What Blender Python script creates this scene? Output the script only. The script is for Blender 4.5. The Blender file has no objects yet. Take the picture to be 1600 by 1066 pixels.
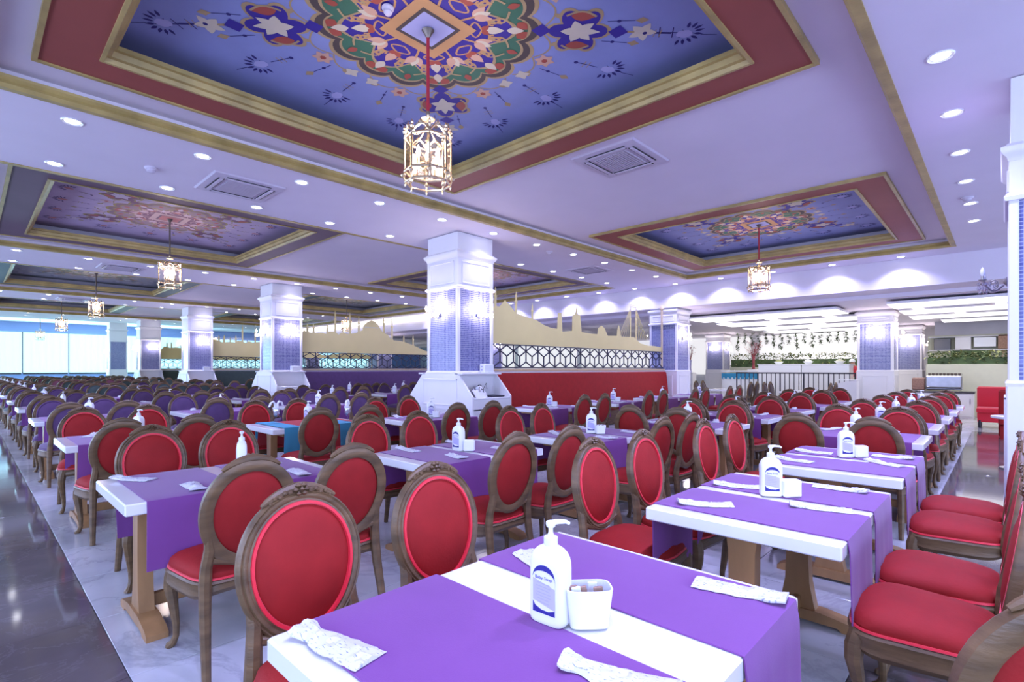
import bpy, math, random
from math import sin, cos, pi, sqrt, radians, atan2
from mathutils import Vector, Matrix

rnd = random.Random(7)
scene = bpy.context.scene
C = scene.collection

# ------------------------------------------------------------------ camera
H_EYE, F_PX, HORIZON, YAW = 1.42, 809.76, 576.36, 0.7591
cam_d = bpy.data.cameras.new('camera')
cam = bpy.data.objects.new('camera', cam_d); C.objects.link(cam)
cam.location = (0, 0, H_EYE)
cam.rotation_euler = (pi / 2, 0, YAW)
cam_d.sensor_width = 36
cam_d.lens = F_PX / 1600 * 36
cam_d.shift_y = (HORIZON - 533) / 1600
cam_d.clip_start = 0.05; cam_d.clip_end = 200
scene.camera = cam

# ------------------------------------------------------------------ world, exposure, big lights
world = bpy.data.worlds.new('world'); scene.world = world
world.use_nodes = True
world.node_tree.nodes['Background'].inputs[0].default_value = (0.55, 0.72, 1.0, 1)
world.node_tree.nodes['Background'].inputs[1].default_value = 1.0
vs = scene.view_settings
vs.view_transform = 'Standard'; vs.look = 'None'; vs.gamma = 1; vs.use_curve_mapping = False
vs.exposure = 0.65
cy = scene.cycles
cy.max_bounces = 6; cy.diffuse_bounces = 3; cy.glossy_bounces = 3; cy.transmission_bounces = 4; cy.transparent_max_bounces = 10
cy.caustics_reflective = False; cy.caustics_refractive = False

COOL = (0.46, 0.47, 1.0)      # the cool violet white of the hall's LED lamps
DAY = (0.46, 0.50, 1.0)  # tint of the added fill lights
WARM = (1.0, 0.86, 0.82)
SPOT_W = 75.0                 # each recessed downlight
FILL_W = 110.0                 # each added fill light at the unseen right and rear windows
def area(name, loc, rot, sx, sy, w, col, spread=180):
    l = bpy.data.lights.new(name, 'AREA'); l.shape = 'RECTANGLE'; l.size = sx; l.size_y = sy
    l.energy = w; l.color = col; l.spread = radians(spread)
    o = bpy.data.objects.new(name, l); C.objects.link(o); o.location = loc; o.rotation_euler = rot
    return o
# unseen fill lights added at right and behind camera; daylight at far left end
for k, yy in enumerate((-2.0, 2.6, 7.2, 11.8)):
    area('window_and_fill_light', (5.35, yy, 2.0), (0, radians(90), 0), 2.6, 3.6, FILL_W, DAY)
for k, xx in enumerate((2.5, -3.5, -9.5, -15.5, -21.5, -27.5, -33.5)):
    area('window_and_fill_light', (xx, -4.33, 2.0), (radians(90), 0, 0), 4.6, 2.6, FILL_W * 1.1, DAY)
for k, yy in enumerate((-1.5, 4.0, 9.5)):
    area('window_and_fill_light', (-45.3, yy, 2.4), (0, radians(-90), 0), 2.4, 4.8, 300, (0.45, 0.9, 1.0))

# ------------------------------------------------------------------ materials
M = {}
def nodes_of(m):
    m.use_nodes = True
    return m.node_tree.nodes, m.node_tree.links, m.node_tree.nodes['Principled BSDF']
def lin(c):
    return tuple(((x / 255) / 12.92 if x / 255 <= 0.04045 else ((x / 255 + 0.055) / 1.055) ** 2.4) for x in c)
def mat(name, col, rough=0.5, metal=0.0, var=0.0, scale=6.0, bump=0.0, bscale=40.0, stretch=(1, 1, 1), spec=0.5, sheen=0.0, emit=None, estr=0.0, trans=0.0, coat=0.0):
    m = bpy.data.materials.new(name); n, l, b = nodes_of(m)
    b.inputs['Base Color'].default_value = (*col, 1)
    b.inputs['Roughness'].default_value = rough
    b.inputs['Metallic'].default_value = metal
    b.inputs['Specular IOR Level'].default_value = spec
    if sheen: b.inputs['Sheen Weight'].default_value = sheen; b.inputs['Sheen Roughness'].default_value = 0.4
    if coat: b.inputs['Coat Weight'].default_value = coat; b.inputs['Coat Roughness'].default_value = 0.1
    if trans: b.inputs['Transmission Weight'].default_value = trans
    if emit: b.inputs['Emission Color'].default_value = (*emit, 1); b.inputs['Emission Strength'].default_value = estr
    if var or bump:
        tc = n.new('ShaderNodeTexCoord'); mp = n.new('ShaderNodeMapping'); mp.inputs['Scale'].default_value = stretch
        l.new(tc.outputs['Object'], mp.inputs[0])
    if var:
        t = n.new('ShaderNodeTexNoise'); t.inputs['Scale'].default_value = scale; t.inputs['Detail'].default_value = 5
        l.new(mp.outputs[0], t.inputs[0])
        r = n.new('ShaderNodeValToRGB')
        r.color_ramp.elements[0].position = 0.3; r.color_ramp.elements[1].position = 0.7
        r.color_ramp.elements[0].color = (*[max(0, c * (1 - var)) for c in col], 1)
        r.color_ramp.elements[1].color = (*[min(1, c * (1 + var)) for c in col], 1)
        l.new(t.outputs[0], r.inputs[0]); l.new(r.outputs[0], b.inputs['Base Color'])
    if bump:
        t2 = n.new('ShaderNodeTexNoise'); t2.inputs['Scale'].default_value = bscale; t2.inputs['Detail'].default_value = 3
        l.new(mp.outputs[0], t2.inputs[0])
        bp = n.new('ShaderNodeBump'); bp.inputs['Strength'].default_value = bump; bp.inputs['Distance'].default_value = 0.01
        l.new(t2.outputs[0], bp.inputs['Height']); l.new(bp.outputs[0], b.inputs['Normal'])
    M[name] = m
    return m
mat('white_paint', (0.80, 0.78, 0.80), 0.45, var=0.02, scale=2)
mat('ceiling_paint', (0.74, 0.68, 0.76), 0.75, var=0.02, scale=1.5)
mat('white_lacquer', (0.85, 0.85, 0.86), 0.18, var=0.01, scale=3, coat=0.3)
mat('gold_trim', (0.42, 0.31, 0.105), 0.45, 0.0, var=0.25, scale=3, bump=0.3, bscale=30)
mat('red_band', (0.30, 0.068, 0.048), 0.6, var=0.06, scale=2)
mat('mauve_band', (0.15, 0.095, 0.13), 0.6, var=0.06, scale=2)
mat('teal_band', (0.10, 0.15, 0.16), 0.6, var=0.06, scale=2)
mat('wood', (0.145, 0.085, 0.038), 0.42, var=0.35, scale=5, stretch=(1, 1, 5), bump=0.15, bscale=25)
mat('wood_light', (0.36, 0.19, 0.075), 0.4, var=0.25, scale=6, stretch=(1, 1, 0.3), bump=0.08, bscale=30)
mat('red_velvet', (0.31, 0.014, 0.013), 0.7, var=0.10, scale=9, bump=0.12, bscale=90, spec=0.25)
mat('red_piping', (0.78, 0.02, 0.04), 0.5, sheen=0.3)
mat('purple_velvet', (0.085, 0.035, 0.12), 0.7, var=0.12, scale=9, sheen=0.3)
mat('purple_piping', (0.12, 0.05, 0.17), 0.6)
mat('green_velvet', (0.035, 0.06, 0.05), 0.7, var=0.12, scale=9, sheen=0.3)
mat('green_piping', (0.05, 0.08, 0.065), 0.6)
mat('maroon_velvet', (0.13, 0.03, 0.045), 0.7, var=0.12, scale=9, sheen=0.3)
mat('maroon_piping', (0.17, 0.04, 0.06), 0.6)
mat('dark_velvet', (0.06, 0.03, 0.04), 0.7, var=0.12, scale=9, sheen=0.2)
mat('dark_piping', (0.08, 0.04, 0.05), 0.6)
mat('purple_cloth', (0.20, 0.052, 0.25), 0.75, var=0.04, scale=5, bump=0.06, bscale=300, sheen=0.2)
mat('red_cloth', (0.42, 0.03, 0.035), 0.75, var=0.05, scale=5, bump=0.06, bscale=300)
mat('turquoise_cloth', (0.05, 0.33, 0.50), 0.7, var=0.05, scale=5, bump=0.06, bscale=300)
mat('plastic_white', (0.86, 0.88, 0.88), 0.3, var=0.01)
mat('label_film', (0.50, 0.47, 0.82), 0.35)
mat('label_white', (0.80, 0.80, 0.92), 0.35)
mat('navy_ink', (0.025, 0.022, 0.22), 0.4)
mat('grey_ink', (0.42, 0.40, 0.62), 0.5)
mat('kraft', (0.35, 0.20, 0.14), 0.7, var=0.3, scale=30)
mat('brass', (0.72, 0.56, 0.36), 0.25, 0.9, var=0.15, scale=20)
mat('dark_bronze', (0.20, 0.16, 0.13), 0.35, 0.7, var=0.2, scale=20)
mat('silver', (0.40, 0.37, 0.33), 0.3, 0.7)
mat('steel', (0.45, 0.45, 0.48), 0.3, 0.9, var=0.1, scale=8)
mat('cord_red', (0.42, 0.02, 0.035), 0.6)
mat('black_metal', (0.03, 0.03, 0.045), 0.45, 0.3)
mat('lattice_dark', (0.022, 0.022, 0.05), 0.5)
mat('black_plastic', (0.02, 0.02, 0.025), 0.4)
mat('gold_film', (0.74, 0.63, 0.27), 0.65, var=0.04, scale=1.2)
mat('cream_rail', (0.62, 0.48, 0.28), 0.5)
mat('ac_white', (0.60, 0.54, 0.62), 0.6)
mat('ac_grille', (0.52, 0.46, 0.53), 0.8)
mat('leaf', (0.07, 0.12, 0.035), 0.6, var=0.5, scale=4)
mat('leaf_dark', (0.035, 0.06, 0.02), 0.6, var=0.4, scale=4)
mat('leaf_pale', (0.30, 0.32, 0.12), 0.6, var=0.4, scale=4)
mat('red_flower', (0.30, 0.05, 0.06), 0.6, var=0.3, scale=8)
mat('cream_wall', (0.62, 0.62, 0.46), 0.6, var=0.03)
mat('marble_wall', (0.58, 0.56, 0.60), 0.4, var=0.08, scale=1.5)
mat('dark_stone', (0.05, 0.045, 0.05), 0.2)
mat('blue_plastic', (0.02, 0.25, 0.45), 0.4)
mat('curtain', (0.45, 0.72, 0.78), 0.8, emit=(0.50, 0.88, 1.0), estr=0.75)
mat('window_sky', (0.5, 0.8, 1.0), 0.5, emit=(0.62, 0.92, 1.0), estr=1.25)
mat('pelmet_blue', (0.30, 0.40, 0.75), 0.7)
mat('lamp_on', (1, 1, 1), 0.4, emit=(0.95, 0.95, 1.0), estr=14)
mat('led_bar', (1, 1, 1), 0.4, emit=(1.0, 0.97, 0.98), estr=0.85)
mat('led_cove', (1, 1, 1), 0.4, emit=(1.0, 0.96, 0.80), estr=3.0)
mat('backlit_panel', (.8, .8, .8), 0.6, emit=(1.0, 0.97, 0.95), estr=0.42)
mat('bulb', (1, 1, 1), 0.4, emit=(1.0, 0.90, 0.80), estr=22)
mat('lit_crystal', (1, 1, 1), 0.15, emit=(1.0, 0.92, 0.95), estr=2.2)
mat('swan_white', (0.82, 0.82, 0.86), 0.6)
mat('skin', (0.45, 0.25, 0.18), 0.6)

for q in ('lamp_on', 'bulb', 'lit_crystal', 'led_cove', 'led_bar', 'backlit_panel', 'curtain', 'window_sky'): M[q].cycles.emission_sampling = 'NONE'   # their light comes from the lamp objects

def glass_mat(name, tint, alpha, rough=0.03):
    m = bpy.data.materials.new(name); n, l, b = nodes_of(m)
    t = n.new('ShaderNodeBsdfTransparent'); t.inputs[0].default_value = (*tint, 1)
    g = n.new('ShaderNodeBsdfGlossy'); g.inputs['Roughness'].default_value = rough
    mx = n.new('ShaderNodeMixShader'); mx.inputs[0].default_value = alpha
    l.new(t.outputs[0], mx.inputs[1]); l.new(g.outputs[0], mx.inputs[2])
    l.new(mx.outputs[0], n['Material Output'].inputs[0])
    M[name] = m
glass_mat('pane_glass', (0.97, 0.97, 0.98), 0.045)
glass_mat('lantern_glass', (0.98, 0.95, 0.93), 0.16, 0.08)
glass_mat('goblet_glass', (0.95, 0.95, 0.98), 0.2, 0.05)
glass_mat('crystal', (0.93, 0.93, 1.0), 0.35, 0.05)

def marble(name, base, vein, rough, vscale, mix, tone):
    m = bpy.data.materials.new(name); n, l, b = nodes_of(m)
    geo = n.new('ShaderNodeNewGeometry')
    ns = n.new('ShaderNodeTexNoise'); ns.inputs['Scale'].default_value = vscale; ns.inputs['Detail'].default_value = 9; ns.inputs['Roughness'].default_value = 0.62
    ns.inputs['Distortion'].default_value = 1.3
    l.new(geo.outputs['Position'], ns.inputs[0])
    r = n.new('ShaderNodeValToRGB'); e = r.color_ramp.elements
    e[0].position = 0.485; e[0].color = (0, 0, 0, 1); e[1].position = 0.515; e[1].color = (0, 0, 0, 1)
    k = r.color_ramp.elements.new(0.5); k.color = (1, 1, 1, 1)
    l.new(ns.outputs[0], r.inputs[0])
    n2 = n.new('ShaderNodeTexNoise'); n2.inputs['Scale'].default_value = tone; n2.inputs['Detail'].default_value = 6
    l.new(geo.outputs['Position'], n2.inputs[0])
    r2 = n.new('ShaderNodeValToRGB'); r2.color_ramp.elements[0].position = 0.35; r2.color_ramp.elements[1].position = 0.7
    r2.color_ramp.elements[0].color = (*[c * 0.72 for c in base], 1); r2.color_ramp.elements[1].color = (*[min(1, c * 1.15) for c in base], 1)
    l.new(n2.outputs[0], r2.inputs[0])
    mx = n.new('ShaderNodeMix'); mx.data_type = 'RGBA'
    mm = n.new('ShaderNodeMath'); mm.operation = 'MULTIPLY'; mm.inputs[1].default_value = mix
    l.new(r.outputs[0], mm.inputs[0]); l.new(mm.outputs[0], mx.inputs[0])
    l.new(r2.outputs[0], mx.inputs[6]); mx.inputs[7].default_value = (*vein, 1)
    l.new(mx.outputs[2], b.inputs['Base Color'])
    b.inputs['Roughness'].default_value = rough
    M[name] = m
marble('white_marble', (0.60, 0.60, 0.62), (0.27, 0.26, 0.30), 0.13, 0.55, 0.40, 1.2)
marble('dark_marble', (0.15, 0.125, 0.12), (0.24, 0.21, 0.22), 0.07, 1.7, 0.35, 1.6)
mat('joint', (0.30, 0.29, 0.32), 0.6)

def mosaic():
    m = bpy.data.materials.new('mosaic'); n, l, b = nodes_of(m)
    uv = n.new('ShaderNodeUVMap')
    br = n.new('ShaderNodeTexBrick'); br.offset = 0.0; br.inputs['Scale'].default_value = 1.0
    br.inputs['Brick Width'].default_value = 0.036; br.inputs['Row Height'].default_value = 0.036
    br.inputs['Mortar Size'].default_value = 0.0035
    br.inputs['Color1'].default_value = (0.07, 0.08, 0.26, 1); br.inputs['Color2'].default_value = (0.17, 0.18, 0.40, 1)
    br.inputs['Mortar'].default_value = (0.46, 0.47, 0.62, 1)
    l.new(uv.outputs[0], br.inputs[0]); l.new(br.outputs[0], b.inputs['Base Color'])
    b.inputs['Roughness'].default_value = 0.2
    bp = n.new('ShaderNodeBump'); bp.inputs['Strength'].default_value = 0.3; bp.inputs['Distance'].default_value = 0.004; bp.invert = True
    l.new(br.outputs['Fac'], bp.inputs['Height']); l.new(bp.outputs[0], b.inputs['Normal'])
    M['mosaic'] = m
mosaic()
def paper():
    m = bpy.data.materials.new('printed_paper'); n, l, b = nodes_of(m)
    tc = n.new('ShaderNodeTexCoord')
    mp = n.new('ShaderNodeMapping'); mp.inputs['Scale'].default_value = (60, 260, 1); l.new(tc.outputs['Object'], mp.inputs[0])
    ns = n.new('ShaderNodeTexNoise'); ns.inputs['Scale'].default_value = 1.0; ns.inputs['Detail'].default_value = 2; l.new(mp.outputs[0], ns.inputs[0])
    r = n.new('ShaderNodeValToRGB'); r.color_ramp.elements[0].position = 0.60; r.color_ramp.elements[1].position = 0.68
    r.color_ramp.elements[0].color = (0.66, 0.66, 0.70, 1); r.color_ramp.elements[1].color = (0.22, 0.25, 0.40, 1)
    l.new(ns.outputs[0], r.inputs[0]); l.new(r.outputs[0], b.inputs['Base Color']); b.inputs['Roughness'].default_value = 0.7
    M['printed_paper'] = m
paper()

# ------------------------------------------------------------------ mesh builder
class MB:
    def __init__(s): s.v = []; s.f = []; s.m = []; s.uv = None
    def add(s, vs, fs, m=0):
        o = len(s.v); s.v += [tuple(p) for p in vs]
        for f in fs: s.f.append(tuple(i + o for i in f)); s.m.append(m)
    def box(s, c, d, m=0, bev=0.0, taper=1.0):
        x, y, z = c; a, b, h = d[0] / 2, d[1] / 2, d[2] / 2
        if bev <= 0:
            t = taper
            vs = [(x - a, y - b, z - h), (x + a, y - b, z - h), (x + a, y + b, z - h), (x - a, y + b, z - h),
                  (x - a * t, y - b * t, z + h), (x + a * t, y - b * t, z + h), (x + a * t, y + b * t, z + h), (x - a * t, y + b * t, z + h)]
            s.add(vs, [(0, 3, 2, 1), (4, 5, 6, 7), (0, 1, 5, 4), (1, 2, 6, 5), (2, 3, 7, 6), (3, 0, 4, 7)], m)
        else:
            k = min(bev, a * .9, b * .9, h * .9)
            def ring(i, j, zz): return [(x - i, y - b + (b - j) + 0, zz)] 
            vs = []
            for zz, e in ((z - h, k), (z - h + k, 0), (z + h - k, 0), (z + h, k)):
                A, B = a - e, b - e; q = k if e == 0 else k * 0.6
                vs += [(x - A + q, y - B, zz), (x + A - q, y - B, zz), (x + A, y - B + q, zz), (x + A, y + B - q, zz),
                       (x + A - q, y + B, zz), (x - A + q, y + B, zz), (x - A, y + B - q, zz), (x - A, y - B + q, zz)]
            fs = [tuple(range(7, -1, -1)), tuple(range(24, 32))]
            for r in range(3):
                for i in range(8):
                    j = (i + 1) % 8
                    fs.append((r * 8 + i, r * 8 + j, r * 8 + 8 + j, r * 8 + 8 + i))
            s.add(vs, fs, m)
    def grid(s, fn, nu, nv, m=0, cu=False, cv=False):
        vs = [fn(i / (nu if cu else nu - 1), j / (nv if cv else nv - 1)) for j in range(nv) for i in range(nu)]
        fs = []
        for j in range(nv if cv else nv - 1):
            for i in range(nu if cu else nu - 1):
                a = j * nu + i; b = j * nu + (i + 1) % nu; j2 = (j + 1) % nv
                fs.append((a, b, j2 * nu + (i + 1) % nu, j2 * nu + i))
        s.add(vs, fs, m)
    def tube(s, path, r, seg=8, m=0, closed=False, flat=1.0, caps=True, up=None):
        P = [Vector(p) for p in path]; n = len(P)
        R = r if isinstance(r, (list, tuple)) else [r] * n
        vs = []; U = Vector(up) if up else None
        prev = None
        for i in range(n):
            if closed: t = P[(i + 1) % n] - P[i - 1]
            else: t = P[min(i + 1, n - 1)] - P[max(i - 1, 0)]
            t.normalize()
            if prev is None:
                ref = U if U else (Vector((0, 0, 1)) if abs(t.z) < 0.9 else Vector((1, 0, 0)))
                a = (ref - t * ref.dot(t)).normalized()
            else:
                ref = U if U else prev
                a = (ref - t * ref.dot(t))
                a = a.normalized() if a.length > 1e-6 else prev
            prev = a; b = t.cross(a)
            for k in range(seg):
                th = 2 * pi * k / seg + pi / seg
                vs.append(P[i] + a * (cos(th) * R[i]) + b * (sin(th) * R[i] * flat))
        fs = []
        for i in range(n if closed else n - 1):
            j = (i + 1) % n
            for k in range(seg):
                q = (k + 1) % seg
                fs.append((i * seg + k, i * seg + q, j * seg + q, j * seg + k))
        if caps and not closed:
            fs.append(tuple(range(seg - 1, -1, -1))); fs.append(tuple((n - 1) * seg + k for k in range(seg)))
        s.add(vs, fs, m)
    def lathe(s, prof, seg=16, m=0, c=(0, 0, 0), sx=1, sy=1):
        vs = []
        for r, z in prof:
            for k in range(seg):
                th = 2 * pi * k / seg
                vs.append((c[0] + r * cos(th) * sx, c[1] + r * sin(th) * sy, c[2] + z))
        fs = []
        for i in range(len(prof) - 1):
            for k in range(seg):
                q = (k + 1) % seg
                fs.append((i * seg + k, i * seg + q, (i + 1) * seg + q, (i + 1) * seg + k))
        if prof[0][0] > 1e-5: fs.append(tuple(range(seg - 1, -1, -1)))
        if prof[-1][0] > 1e-5: fs.append(tuple((len(prof) - 1) * seg + k for k in range(seg)))
        s.add(vs, fs, m)
    def prism(s, poly, fn, m=0):   # poly 2D, fn(p, side) -> 3D for side 0/1
        n = len(poly)
        vs = [fn(p, 0) for p in poly] + [fn(p, 1) for p in poly]
        fs = [tuple(range(n - 1, -1, -1)), tuple(range(n, 2 * n))]
        fs += [(i, (i + 1) % n, n + (i + 1) % n, n + i) for i in range(n)]
        s.add(vs, fs, m)
    def ring(s, x0, x1, y0, y1, prof, m=0, close=True):  # mitred rectangular moulding; prof = (inward offset, z)
        vs = []
        for o, z in prof: vs += [(x0 + o, y0 + o, z), (x1 - o, y0 + o, z), (x1 - o, y1 - o, z), (x0 + o, y1 - o, z)]
        fs = []; n = len(prof)
        for i in range(n if close else n - 1):
            j = (i + 1) % n
            for k in range(4):
                q = (k + 1) % 4
                fs.append((i * 4 + k, i * 4 + q, j * 4 + q, j * 4 + k))
        s.add(vs, fs, m)
    def merge(s, o, m=0):
        k = len(s.v); s.v += o.v
        for f, mm in zip(o.f, o.m): s.f.append(tuple(i + k for i in f)); s.m.append(m + mm)
        return s
    def xf(s, mtx):
        s.v = [tuple(mtx @ Vector(p)) for p in s.v]; return s
    def mesh(s, name, mats, angle=35):
        me = bpy.data.meshes.new(name)
        me.from_pydata(s.v, [], s.f)
        for x in (mats if isinstance(mats, (list, tuple)) else [mats]): me.materials.append(M[x] if isinstance(x, str) else x)
        if len(me.polygons) == len(s.m): me.polygons.foreach_set('material_index', s.m)
        me.polygons.foreach_set('use_smooth', [True] * len(me.polygons))
        me.update()
        try: me.set_sharp_from_angle(angle=radians(angle))
        except Exception: pass
        return me
    def build(s, name, mats, parent=None, angle=35):
        return link(name, s.mesh(name, mats, angle), parent)

def link(name, me, parent=None):
    o = bpy.data.objects.new(name, me); C.objects.link(o)
    if parent: o.parent = parent
    return o
def tag(o, label=None, cat=None, group=None, kind=None):
    if label: o['label'] = label
    if cat: o['category'] = cat
    if group: o['group'] = group
    if kind: o['kind'] = kind
    return o
def thing(name, label, cat, loc=(0, 0, 0), rz=0, group=None):
    o = bpy.data.objects.new(name, None); C.objects.link(o); o.empty_display_size = 0.1
    o.location = loc; o.rotation_euler = (0, 0, rz)
    return tag(o, label, cat, group)
def struct(o): o['kind'] = 'structure'; return o
def proto(parts):
    """parts: list of (name, mesh, [subparts]) -> spawner"""
    def spawn(root):
        for p in parts:
            o = link(p[0], p[1], root)
            for q in (p[2] if len(p) > 2 else []): link(q[0], q[1], o)
        return root
    return spawn
ORD = ['first', 'second', 'third', 'fourth', 'fifth', 'sixth', 'seventh', 'eighth', 'ninth', 'tenth', 'eleventh', 'twelfth', 'thirteenth', 'fourteenth', 'fifteenth', 'sixteenth', 'seventeenth', 'eighteenth']

# ------------------------------------------------------------------ the setting: floor
ZB, ZW, ZP = 4.02, 4.19, 4.45
XC = [0.45, -7.91, -16.49, -25.07, -33.65]
XL, XR, YB, YF = -46.0, 5.4, -4.4, 34.0
WX, WY, YE = -0.52, 0.52, 15.3        # edge of the white marble field, end of the dining hall
mb = MB(); mb.box(((XL + XR) / 2, (YB + YF) / 2, -0.06), (XR - XL, YF - YB, 0.09))
floor = struct(mb.build('floor', 'joint'))
T = 0.8
def tile_mesh(name, m):
    b = MB(); b.box((0, 0, -0.0075), (T - 0.004, T - 0.004, 0.015), bev=0.0015); return b.mesh(name, m)
tw, td = tile_mesh('floor_tile', 'white_marble'), tile_mesh('floor_tile_dark', 'dark_marble')
for i in range(13):
    for j in range(18):
        o = link('floor_tile', tw, floor); o.location = (WX - T * (i + .5), WY + T * (j + .5), 0)
xe = WX - 13 * T; ye = WY + 18 * T
for i in range(4):
    for j in range(19):
        o = link('floor_tile', td, floor); o.location = (WX + T * (i + .5), WY + T * (j + .5), 0)
for i in range(22):
    for j in range(2):
        o = link('floor_tile', td, floor); o.location = (WX + T * 4 - T * (i + .5), WY - T * (j + .5), 0)
def slab(name, x0, x1, y0, y1, m):
    b = MB(); b.box(((x0 + x1) / 2, (y0 + y1) / 2, -0.0075), (x1 - x0, y1 - y0, 0.015)); return b.build(name, m, floor)
slab('floor_slab', XL, xe, WY, ye, 'white_marble')
slab('floor_slab', XL, WX, ye, YF, 'white_marble')
slab('floor_slab', WX, XR, WY + 19 * T, YF, 'white_marble')
slab('floor_slab', WX + 4 * T, XR, YB, WY + 19 * T, 'dark_marble')
slab('floor_slab', XL, WX + 4 * T, YB, WY - 2 * T, 'dark_marble')
slab('floor_slab', XL, WX - 18 * T, WY - 2 * T, WY, 'dark_marble')

# ------------------------------------------------------------------ the setting: ceiling
def bx(b, x0, x1, y0, y1, z0, z1, m=0): b.box(((x0 + x1) / 2, (y0 + y1) / 2, (z0 + z1) / 2), (x1 - x0, y1 - y0, z1 - z0), m)
HOLES = []       # x0, x1 of each bay's raised field
for k in range(4): HOLES.append((XC[k + 1] + 1.21, XC[k] - 1.21))
HY0, HY1 = -0.05, 14.40
mb = MB()
bx(mb, HOLES[0][1], XR, YB, YE, ZB, 4.6)
for k in range(4):
    xl = HOLES[k + 1][1] if k < 3 else -36.4
    bx(mb, xl, HOLES[k][0], YB, YE, ZB, 4.6)
for x0, x1 in HOLES:
    bx(mb, x0, x1, YB, HY0, ZB, 4.6); bx(mb, x0, x1, HY1, YE, ZB, 4.6)
    rx0, rx1 = x0 + .50, x1 - .47
    bx(mb, x0, rx0, HY0, HY1, ZW, 4.6); bx(mb, rx1, x1, HY0, HY1, ZW, 4.6)
    for a, b_ in ((HY0, .43), (5.23, 8.92), (13.92, HY1)): bx(mb, rx0, rx1, a, b_, ZW, 4.6)
    for a, b_ in ((.43, 5.23), (8.92, 13.92)): bx(mb, rx0, rx1, a, b_, ZP + .02, 4.6)
bx(mb, XL, -36.4, YB, YF, 4.45, 4.6)
bx(mb, -36.4, XR, YE, 16.3, 3.35, 4.6)            # downstand beam at the end of the hall
bx(mb, -36.4, XR, 16.3, YF, 3.25, 4.6)            # lower ceiling of the buffet hall
ceiling = struct(mb.build('ceiling', 'ceiling_paint'))
for x0, x1 in HOLES:
    b = MB(); b.ring(x0 - .035, x1 + .035, HY0 - .035, HY1 + .035, [(0, ZB - .012), (.075, ZB - .012), (.10, ZB + .02), (.085, ZB + .05), (.12, ZB + .075), (.12, ZB + .10), (.0, ZB + .10)])
    b.build('gold_moulding', 'gold_trim', ceiling)

# painted coffers ------------------------------------------------------
PAL = [dict(field=(0.25, 0.29, 0.56), band='red_band', ink=(0.020, 0.016, 0.16), ink2=(0.035, 0.018, 0.26), gold=(0.42, 0.30, 0.15), green=(0.045, 0.15, 0.09), brown=(0.075, 0.055, 0.05), orange=(0.52, 0.28, 0.12), cream=(0.62, 0.55, 0.42), peach=(0.60, 0.36, 0.26), rust=(0.36, 0.07, 0.045), mid=(0.42, 0.42, 0.70)),
       dict(field=(0.45, 0.37, 0.54), band='mauve_band', ink=(0.07, 0.045, 0.16), ink2=(0.20, 0.10, 0.16), gold=(0.34, 0.28, 0.10), green=(0.30, 0.22, 0.28), brown=(0.24, 0.16, 0.20), orange=(0.50, 0.36, 0.36), cream=(0.52, 0.44, 0.54), peach=(0.52, 0.36, 0.40), rust=(0.42, 0.12, 0.10), mid=(0.5, 0.2, 0.2)),
       dict(field=(0.24, 0.26, 0.30), band='teal_band', ink=(0.05, 0.07, 0.12), ink2=(0.10, 0.14, 0.16), gold=(0.30, 0.26, 0.10), green=(0.14, 0.2, 0.15), brown=(0.12, 0.12, 0.12), orange=(0.36, 0.32, 0.24), cream=(0.42, 0.42, 0.42), peach=(0.42, 0.34, 0.32), rust=(0.26, 0.12, 0.08), mid=(0.4, 0.4, 0.5))]
INK = ['field', 'gold', 'brown', 'green', 'ink2', 'orange', 'cream', 'peach', 'rust', 'mid', 'ink']
def lobed(n, r, d, ph=0, pts=10, pw=1.0):
    out = []
    for i in range(n * pts):
        t = 2 * pi * i / (n * pts)
        q = abs(cos((t - ph) * n / 2)) ** pw
        out.append(((r - d + d * q) * cos(t), (r - d + d * q) * sin(t)))
    return out
def rot2(P, a, dx=0, dy=0, s=1): return [(s * (x * cos(a) - y * sin(a)) + dx, s * (x * sin(a) + y * cos(a)) + dy) for x, y in P]
def leaf2(L, W, n=7):
    up = [(L * i / n, W * sin(pi * (i / n) ** 0.8)) for i in range(n + 1)]
    return up + [(x, -y) for x, y in up[-2:0:-1]]
def ribbon(P, w):
    n = len(P); A = []; B = []
    for i in range(n):
        x0, y0 = P[max(0, i - 1)]; x1, y1 = P[min(n - 1, i + 1)]
        d = sqrt((x1 - x0) ** 2 + (y1 - y0) ** 2) or 1; nx, ny = -(y1 - y0) / d, (x1 - x0) / d
        ww = w if isinstance(w, (int, float)) else w[i]
        A.append((P[i][0] + nx * ww / 2, P[i][1] + ny * ww / 2)); B.append((P[i][0] - nx * ww / 2, P[i][1] - ny * ww / 2))
    return A, B
class Paint:
    def __init__(s): s.b = MB(); s.k = 0
    def poly(s, P, c, lay):
        s.k += 1; z = -0.0012 * lay - s.k * 1.5e-6
        s.b.add([(x, y, z) for x, y in P], [tuple(range(len(P)))], INK.index(c))
    def rib(s, P, w, c, lay):
        s.k += 1; A, B = ribbon(P, w); n = len(P); z = -0.0012 * lay - s.k * 1.5e-6
        s.b.add([(x, y, z) for x, y in A + B], [(i, i + 1, n + i + 1, n + i) for i in range(n - 1)], INK.index(c))
    def ringshape(s, n, r, d, w, c, lay, ph=0, pw=1.0):
        P = lobed(n, r, d, ph, 10, pw); s.rib(P + [P[0]], w, c, lay)
def spiral(r0, turns, n=14, sgn=1):
    return [(r0 * (1 - i / n * .8) * cos(sgn * 2 * pi * turns * i / n) - r0, r0 * (1 - i / n * .8) * sin(sgn * 2 * pi * turns * i / n)) for i in range(n + 1)]
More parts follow.
